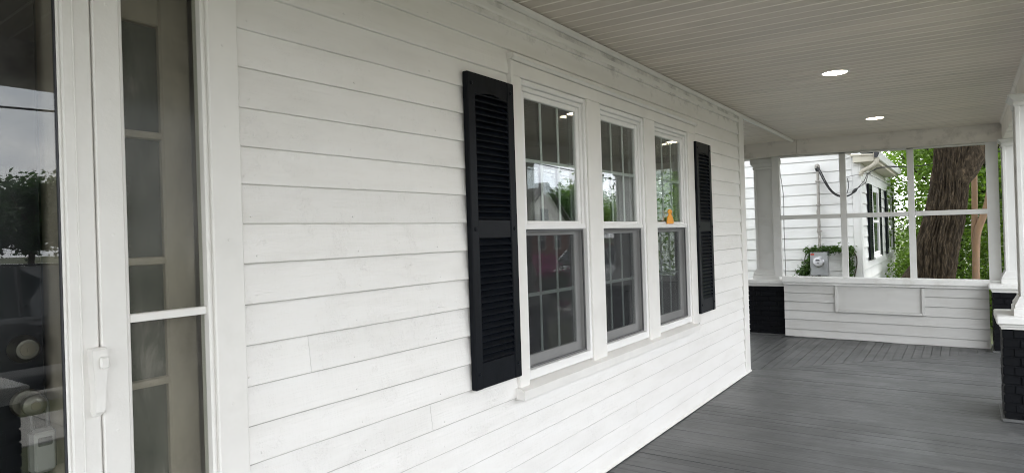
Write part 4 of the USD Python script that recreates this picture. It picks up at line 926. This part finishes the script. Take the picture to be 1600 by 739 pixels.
# undergrowth and trees beyond the porch end
shrub('shrub', 'leafy shrub at the foot of the neighbouring house wall, left of the leaning trunk', (15.2, -1.15, GZ), (1.0, 0.55, 0.75), 8000, 0.065, leaf_bright, 31)
shrub('shrub', 'tall thin leafy shrub beyond the end of the neighbouring side wall', (19.6, -0.95, GZ), (1.0, 0.8, 1.5), 9000, 0.075, leaf_bright, 32)
shrub('shrub', 'yellow green ivy bank right of the leaning trunk', (15.5, -2.35, GZ), (0.8, 1.0, 0.95), 11000, 0.062, leaf_bright, 33, clumps=40)
shrub('shrub', 'dark ivy covered thicket behind the tan forked trunk', (17.2, -3.0, GZ), (1.2, 1.5, 1.9), 18000, 0.075, leaf_ivy, 34, clumps=60)
shrub('shrub', 'broad green shrub between the two houses beside the side window', (10.7, 3.2, GZ), (0.7, 1.3, 1.5), 5000, 0.09, leaf_bright, 36)
shrub('shrub', 'climbing green ivy mass at the right of the end opening', (15.6, -3.3, GZ), (0.7, 0.9, 1.7), 11000, 0.066, leaf_bright, 35, clumps=50)
tree('maple_tree', 'bright green young maple behind the eave, left of the leaning trunk', (17.8, -1.75, GZ), 5.2, 1.75, 26000, 0.085, leaf_bright, 41, trunk_r=0.09, crown_z=0.62, flat=1.1)
tree('broad_tree', 'broad green tree behind the thicket beyond the porch end', (26, -3.8, GZ), 9, 4.2, 26000, 0.17, leaf_bright, 42)
tree('broad_tree', 'tall dark tree far behind the leaning trunk', (33, -9.5, GZ), 12, 5.5, 16000, 0.26, leaf_dark, 43)
tree('broad_tree', 'leafy tree in the side yard between the two houses', (12.6, 9.5, GZ), 7, 2.6, 7000, 0.16, leaf_mid, 44)

# ------------------------------------------------------------------ across the street (seen mirrored in the panes)
def gable_house(name, label, loc, w, dpt, h, wallm, rz=0, seed=0):
    t = thing(name, label, 'house', loc, rz)
    obj('wall', box(-w / 2, w / 2, -dpt / 2, dpt / 2, 0, h), wallm, t, local=True)
    obj('gable', ext([(-w / 2, h), (w / 2, h), (0, h + w * 0.42)], 'y', -dpt / 2, dpt / 2), cream, t, local=True)
    rt = obj('roof', cat(ext([(-w / 2 - 0.4, h - 0.25), (0, h + w * 0.42 + 0.05), (0, h + w * 0.42 + 0.2), (-w / 2 - 0.4, h - 0.1)], 'y', -dpt / 2 - 0.4, dpt / 2 + 0.4), ext([(w / 2 + 0.4, h - 0.25), (0, h + w * 0.42 + 0.05), (0, h + w * 0.42 + 0.2), (w / 2 + 0.4, h - 0.1)], 'y', -dpt / 2 - 0.4, dpt / 2 + 0.4)), roofing, t, local=True)
    obj('chimney', box(w * 0.2, w * 0.2 + 0.7, -0.4, 0.4, h, h + w * 0.5, 0.02), far_brick, rt, local=True)
    for s in (-1, 1):
        for x in np.arange(-w / 2 + 1.4, w / 2 - 1, 2.4):
            q = s * (dpt / 2)
            wn = obj('window', cat(box(x - 0.55, x + 0.55, q - 0.04, q + 0.04, 1.0, 2.6, 0.01)), vinyl, t, local=True)
            obj('pane', cat(box(x - 0.45, x + 0.45, q - 0.05, q + 0.05, 1.1, 1.77), box(x - 0.45, x + 0.45, q - 0.05, q + 0.05, 1.83, 2.5)), car_glass, wn, local=True)
    obj('window', box(-0.5, 0.5, -dpt / 2 - 0.05, dpt / 2 + 0.05, h + 0.6, h + 1.7), car_glass, t, local=True)
    return t
gable_house('gabled_house', 'brick house with cream gable across the street, mirrored in the first window', (42.5, -30, GZ), 8.5, 10, 2.5, far_brick)
gable_house('gabled_house', 'cream house across the street opposite the porch steps', (-6, -27, GZ), 9, 10, 2.8, cream)
tr = [(49.0, -27, 6.4, 2.5, leaf_mid, 51, 'round green tree beside the brick gabled house across the street'), (53.5, -28, 7.0, 3.0, leaf_bright, 52, 'bright green tree right of the brick gabled house in the mirror'),
      (57, -30, 6.9, 3.0, leaf_mid, 56, 'green tree between two others along the far verge'), (62, -26, 6.4, 2.8, leaf_mid, 57, 'low tree near the far end of the verge'), (71, -26, 6.4, 3.2, leaf_mid, 55, 'tree at the far end of the street'),
      (8.4, -33, 5.2, 1.9, leaf_dark, 53, 'dark tree across the street, left of the pair opposite the door'), (10.6, -31, 5.6, 1.6, leaf_dark, 54, 'dark tree across the street mirrored in the storm door'), (13.2, -34, 6.2, 2.2, leaf_mid, 58, 'green tree right of the dark pair across the street')]
for x, y, h, r, mt_, sd, lab in tr:
    tree('street_tree', lab, (x, y, GZ), h, r, 9000, 0.26, mt_, sd)
shrub('flowering_shrub', 'round shrub covered in magenta pink flowers in the front yard', (14.0, -7.0, GZ), (1.0, 0.9, 0.70), 5000, 0.075, leaf_mid, 61)
rp = np.random.default_rng(62); bp = clump_points(6000, (0, 0, 0.80), (1.05, 0.95, 0.64), rp, clumps=30, shell=0.8, spread=0.12)
obj('blossom', leaves(bp, 0.075, rp), leaf_pink, '/World/flowering_shrub', local=True)
pole = thing('utility_pole', 'wooden utility pole with cross arm on the far side of the street', 'utility pole', (24, -17.6, GZ))
obj('pole', tube([(24, -17.6, GZ - 0.2), (24, -17.6, 4), (24, -17.6, 8.6)], [0.16, 0.14, 0.11], 14), ladder_wood, pole)
obj('cross_arm', box(23.93, 24.07, -18.7, -16.5, 7.9, 8.05, 0.01), ladder_wood, pole)
for k, (yy, z) in enumerate(((-16.7, 8.05), (-17.5, 7.0), (-17.5, 6.2), (-17.5, 5.6))):
    pw = thing('power_line', ['uppermost', 'second', 'third', 'lowest'][k] + ' power line strung along the street, black', 'cable', (24, yy, z))
    obj('wire', tube(smooth_path([(-20, yy, z), (2, yy, z - 0.7), (24, yy, z), (46, yy, z - 0.7), (68, yy, z)], 60), 0.030, 6), cable_black, pw)

def car(label, loc, rz, paintm, kind='sedan'):
    """Lofted car body, x along its length."""
    t = thing('parked_car', label, 'car', loc, rz, group=None)
    L = 4.6 if kind == 'sedan' else 5.4
    # stations: x, belt z, half width
    st = [(-.5, .62, .70), (-.485, .80, .80), (-.40, .90, .88), (-.25, .95, .90), (0, .95, .91), (.18, .95, .90), (.36, .88, .87), (.46, .78, .80), (.5, .58, .68)]
    if kind != 'sedan': st = [(x, z + 0.18, w + 0.05) for x, z, w in st]
    V, F = [], []; n = 12
    for x, zt, hw in st:
        zb = 0.24 if kind == 'sedan' else 0.38
        sec = [(-hw * .92, zb), (-hw, zb + .12), (-hw, (zb + zt) / 2), (-hw * .97, zt - .10), (-hw * .90, zt - .02), (-hw * .5, zt), (hw * .5, zt), (hw * .90, zt - .02), (hw * .97, zt - .10), (hw, (zb + zt) / 2), (hw, zb + .12), (hw * .92, zb)]
        V += [(x * L, a, b) for a, b in sec]
    for i in range(len(st) - 1):
        for k in range(n):
            a, b = i * n + k, i * n + (k + 1) % n; F += [[a, b, b + n], [a, b + n, a + n]]
    e = (len(st) - 1) * n
    F += [[0, k + 1, k] for k in range(1, n - 1)] + [[e, e + k, e + k + 1] for k in range(1, n - 1)]
    b_ = trimesh.Trimesh(np.array(V), np.array(F), process=False); b_.fix_normals()
    obj('body', b_, paintm, t, smooth=35, local=True)
    zr, zb2 = (1.45, .93) if kind == 'sedan' else (1.82, 1.11)
    gh = [(-.38, .80, zb2), (-.24, .66, zr - .03), (-.05, .66, zr), (.08, .66, zr - .02), (.24, .80, zb2)]
    V, F = [], []
    for x, hw, z in gh: V += [(x * L, -hw, z), (x * L, hw, z), (x * L, .84, zb2 - .02), (x * L, -.84, zb2 - .02)]
    for i in range(len(gh) - 1):
        for k in range(4):
            a, b = i * 4 + k, i * 4 + (k + 1) % 4; F += [[a, b, b + 4], [a, b + 4, a + 4]]
    g_ = trimesh.Trimesh(np.array(V), np.array(F), process=False); g_.fix_normals()
    obj('windows', g_, car_glass, t, local=True)
    rf = []
    for a, b in zip(gh[1:-1], gh[2:-1]): rf.append(ext([(a[0] * L, a[2] + .005), (b[0] * L, b[2] + .005), (b[0] * L, b[2] + .035), (a[0] * L, a[2] + .035)], 'y', -.66, .66))
    for s in (-1, 1):
        for (x0, y0, z0), (x1, y1, z1) in (((.24, .80, zb2), (.08, .66, zr)), ((-.38, .80, zb2), (-.24, .66, zr)), ((-.05, .81, zb2), (-.05, .67, zr))):
            rf.append(tube([(x0 * L, s * (y0 + .01), z0), ((x0 + x1) / 2 * L, s * ((y0 + y1) / 2 + .01), (z0 + z1) / 2), (x1 * L, s * (y1 + .01), z1)], 0.04, 6))
    obj('roof', cat(rf), paintm, t, local=True)
    for sx in (-.31, .31):
        for s in (-1, 1):
            R = .33 if kind == 'sedan' else .40
            w = obj('wheel', lathe((sx * L, s * .70, R), (0, s, 0), [(0, R), (.19, R), (.21, R - .04), (.20, R * .62)], 26), rubber, t, local=True)
            obj('rim', lathe((sx * L, s * .70, R), (0, s, 0), [(.195, R * .63), (.18, R * .5), (.2, R * .2), (.205, 0)], 22), chrome, w, local=True)
    for s in (-1, 1):
        obj('headlight', box(L * .455, L * .492, s * .45 - .16, s * .45 + .16, zb2 - .28, zb2 - .15, .02), lens_glass, t, local=True)
        obj('mirror', box(L * .16, L * .19, s * .95 - .08, s * .95 + .08, zb2 + .02, zb2 + .16, .02), paintm, t, local=True)
    obj('number_plate', box(-L * .505, -L * .497, -.25, .25, .5, .64, .004), vinyl, t, local=True)
    return t
car('black pickup sized car parked at the near kerb opposite the door', (3.1, -9.9, GZ + .006), 180, carpaint['black'], 'suv')
car('silver car parked at the far kerb opposite the door', (4.6, -15.3, GZ + .006), 0, carpaint['silver'])
car('white car parked at the near kerb towards the brick house', (21.5, -9.8, GZ + .006), 180, carpaint['white'])
car('dark red car parked at the far kerb beyond the utility pole', (34, -15.4, GZ + .006), 0, carpaint['red'])
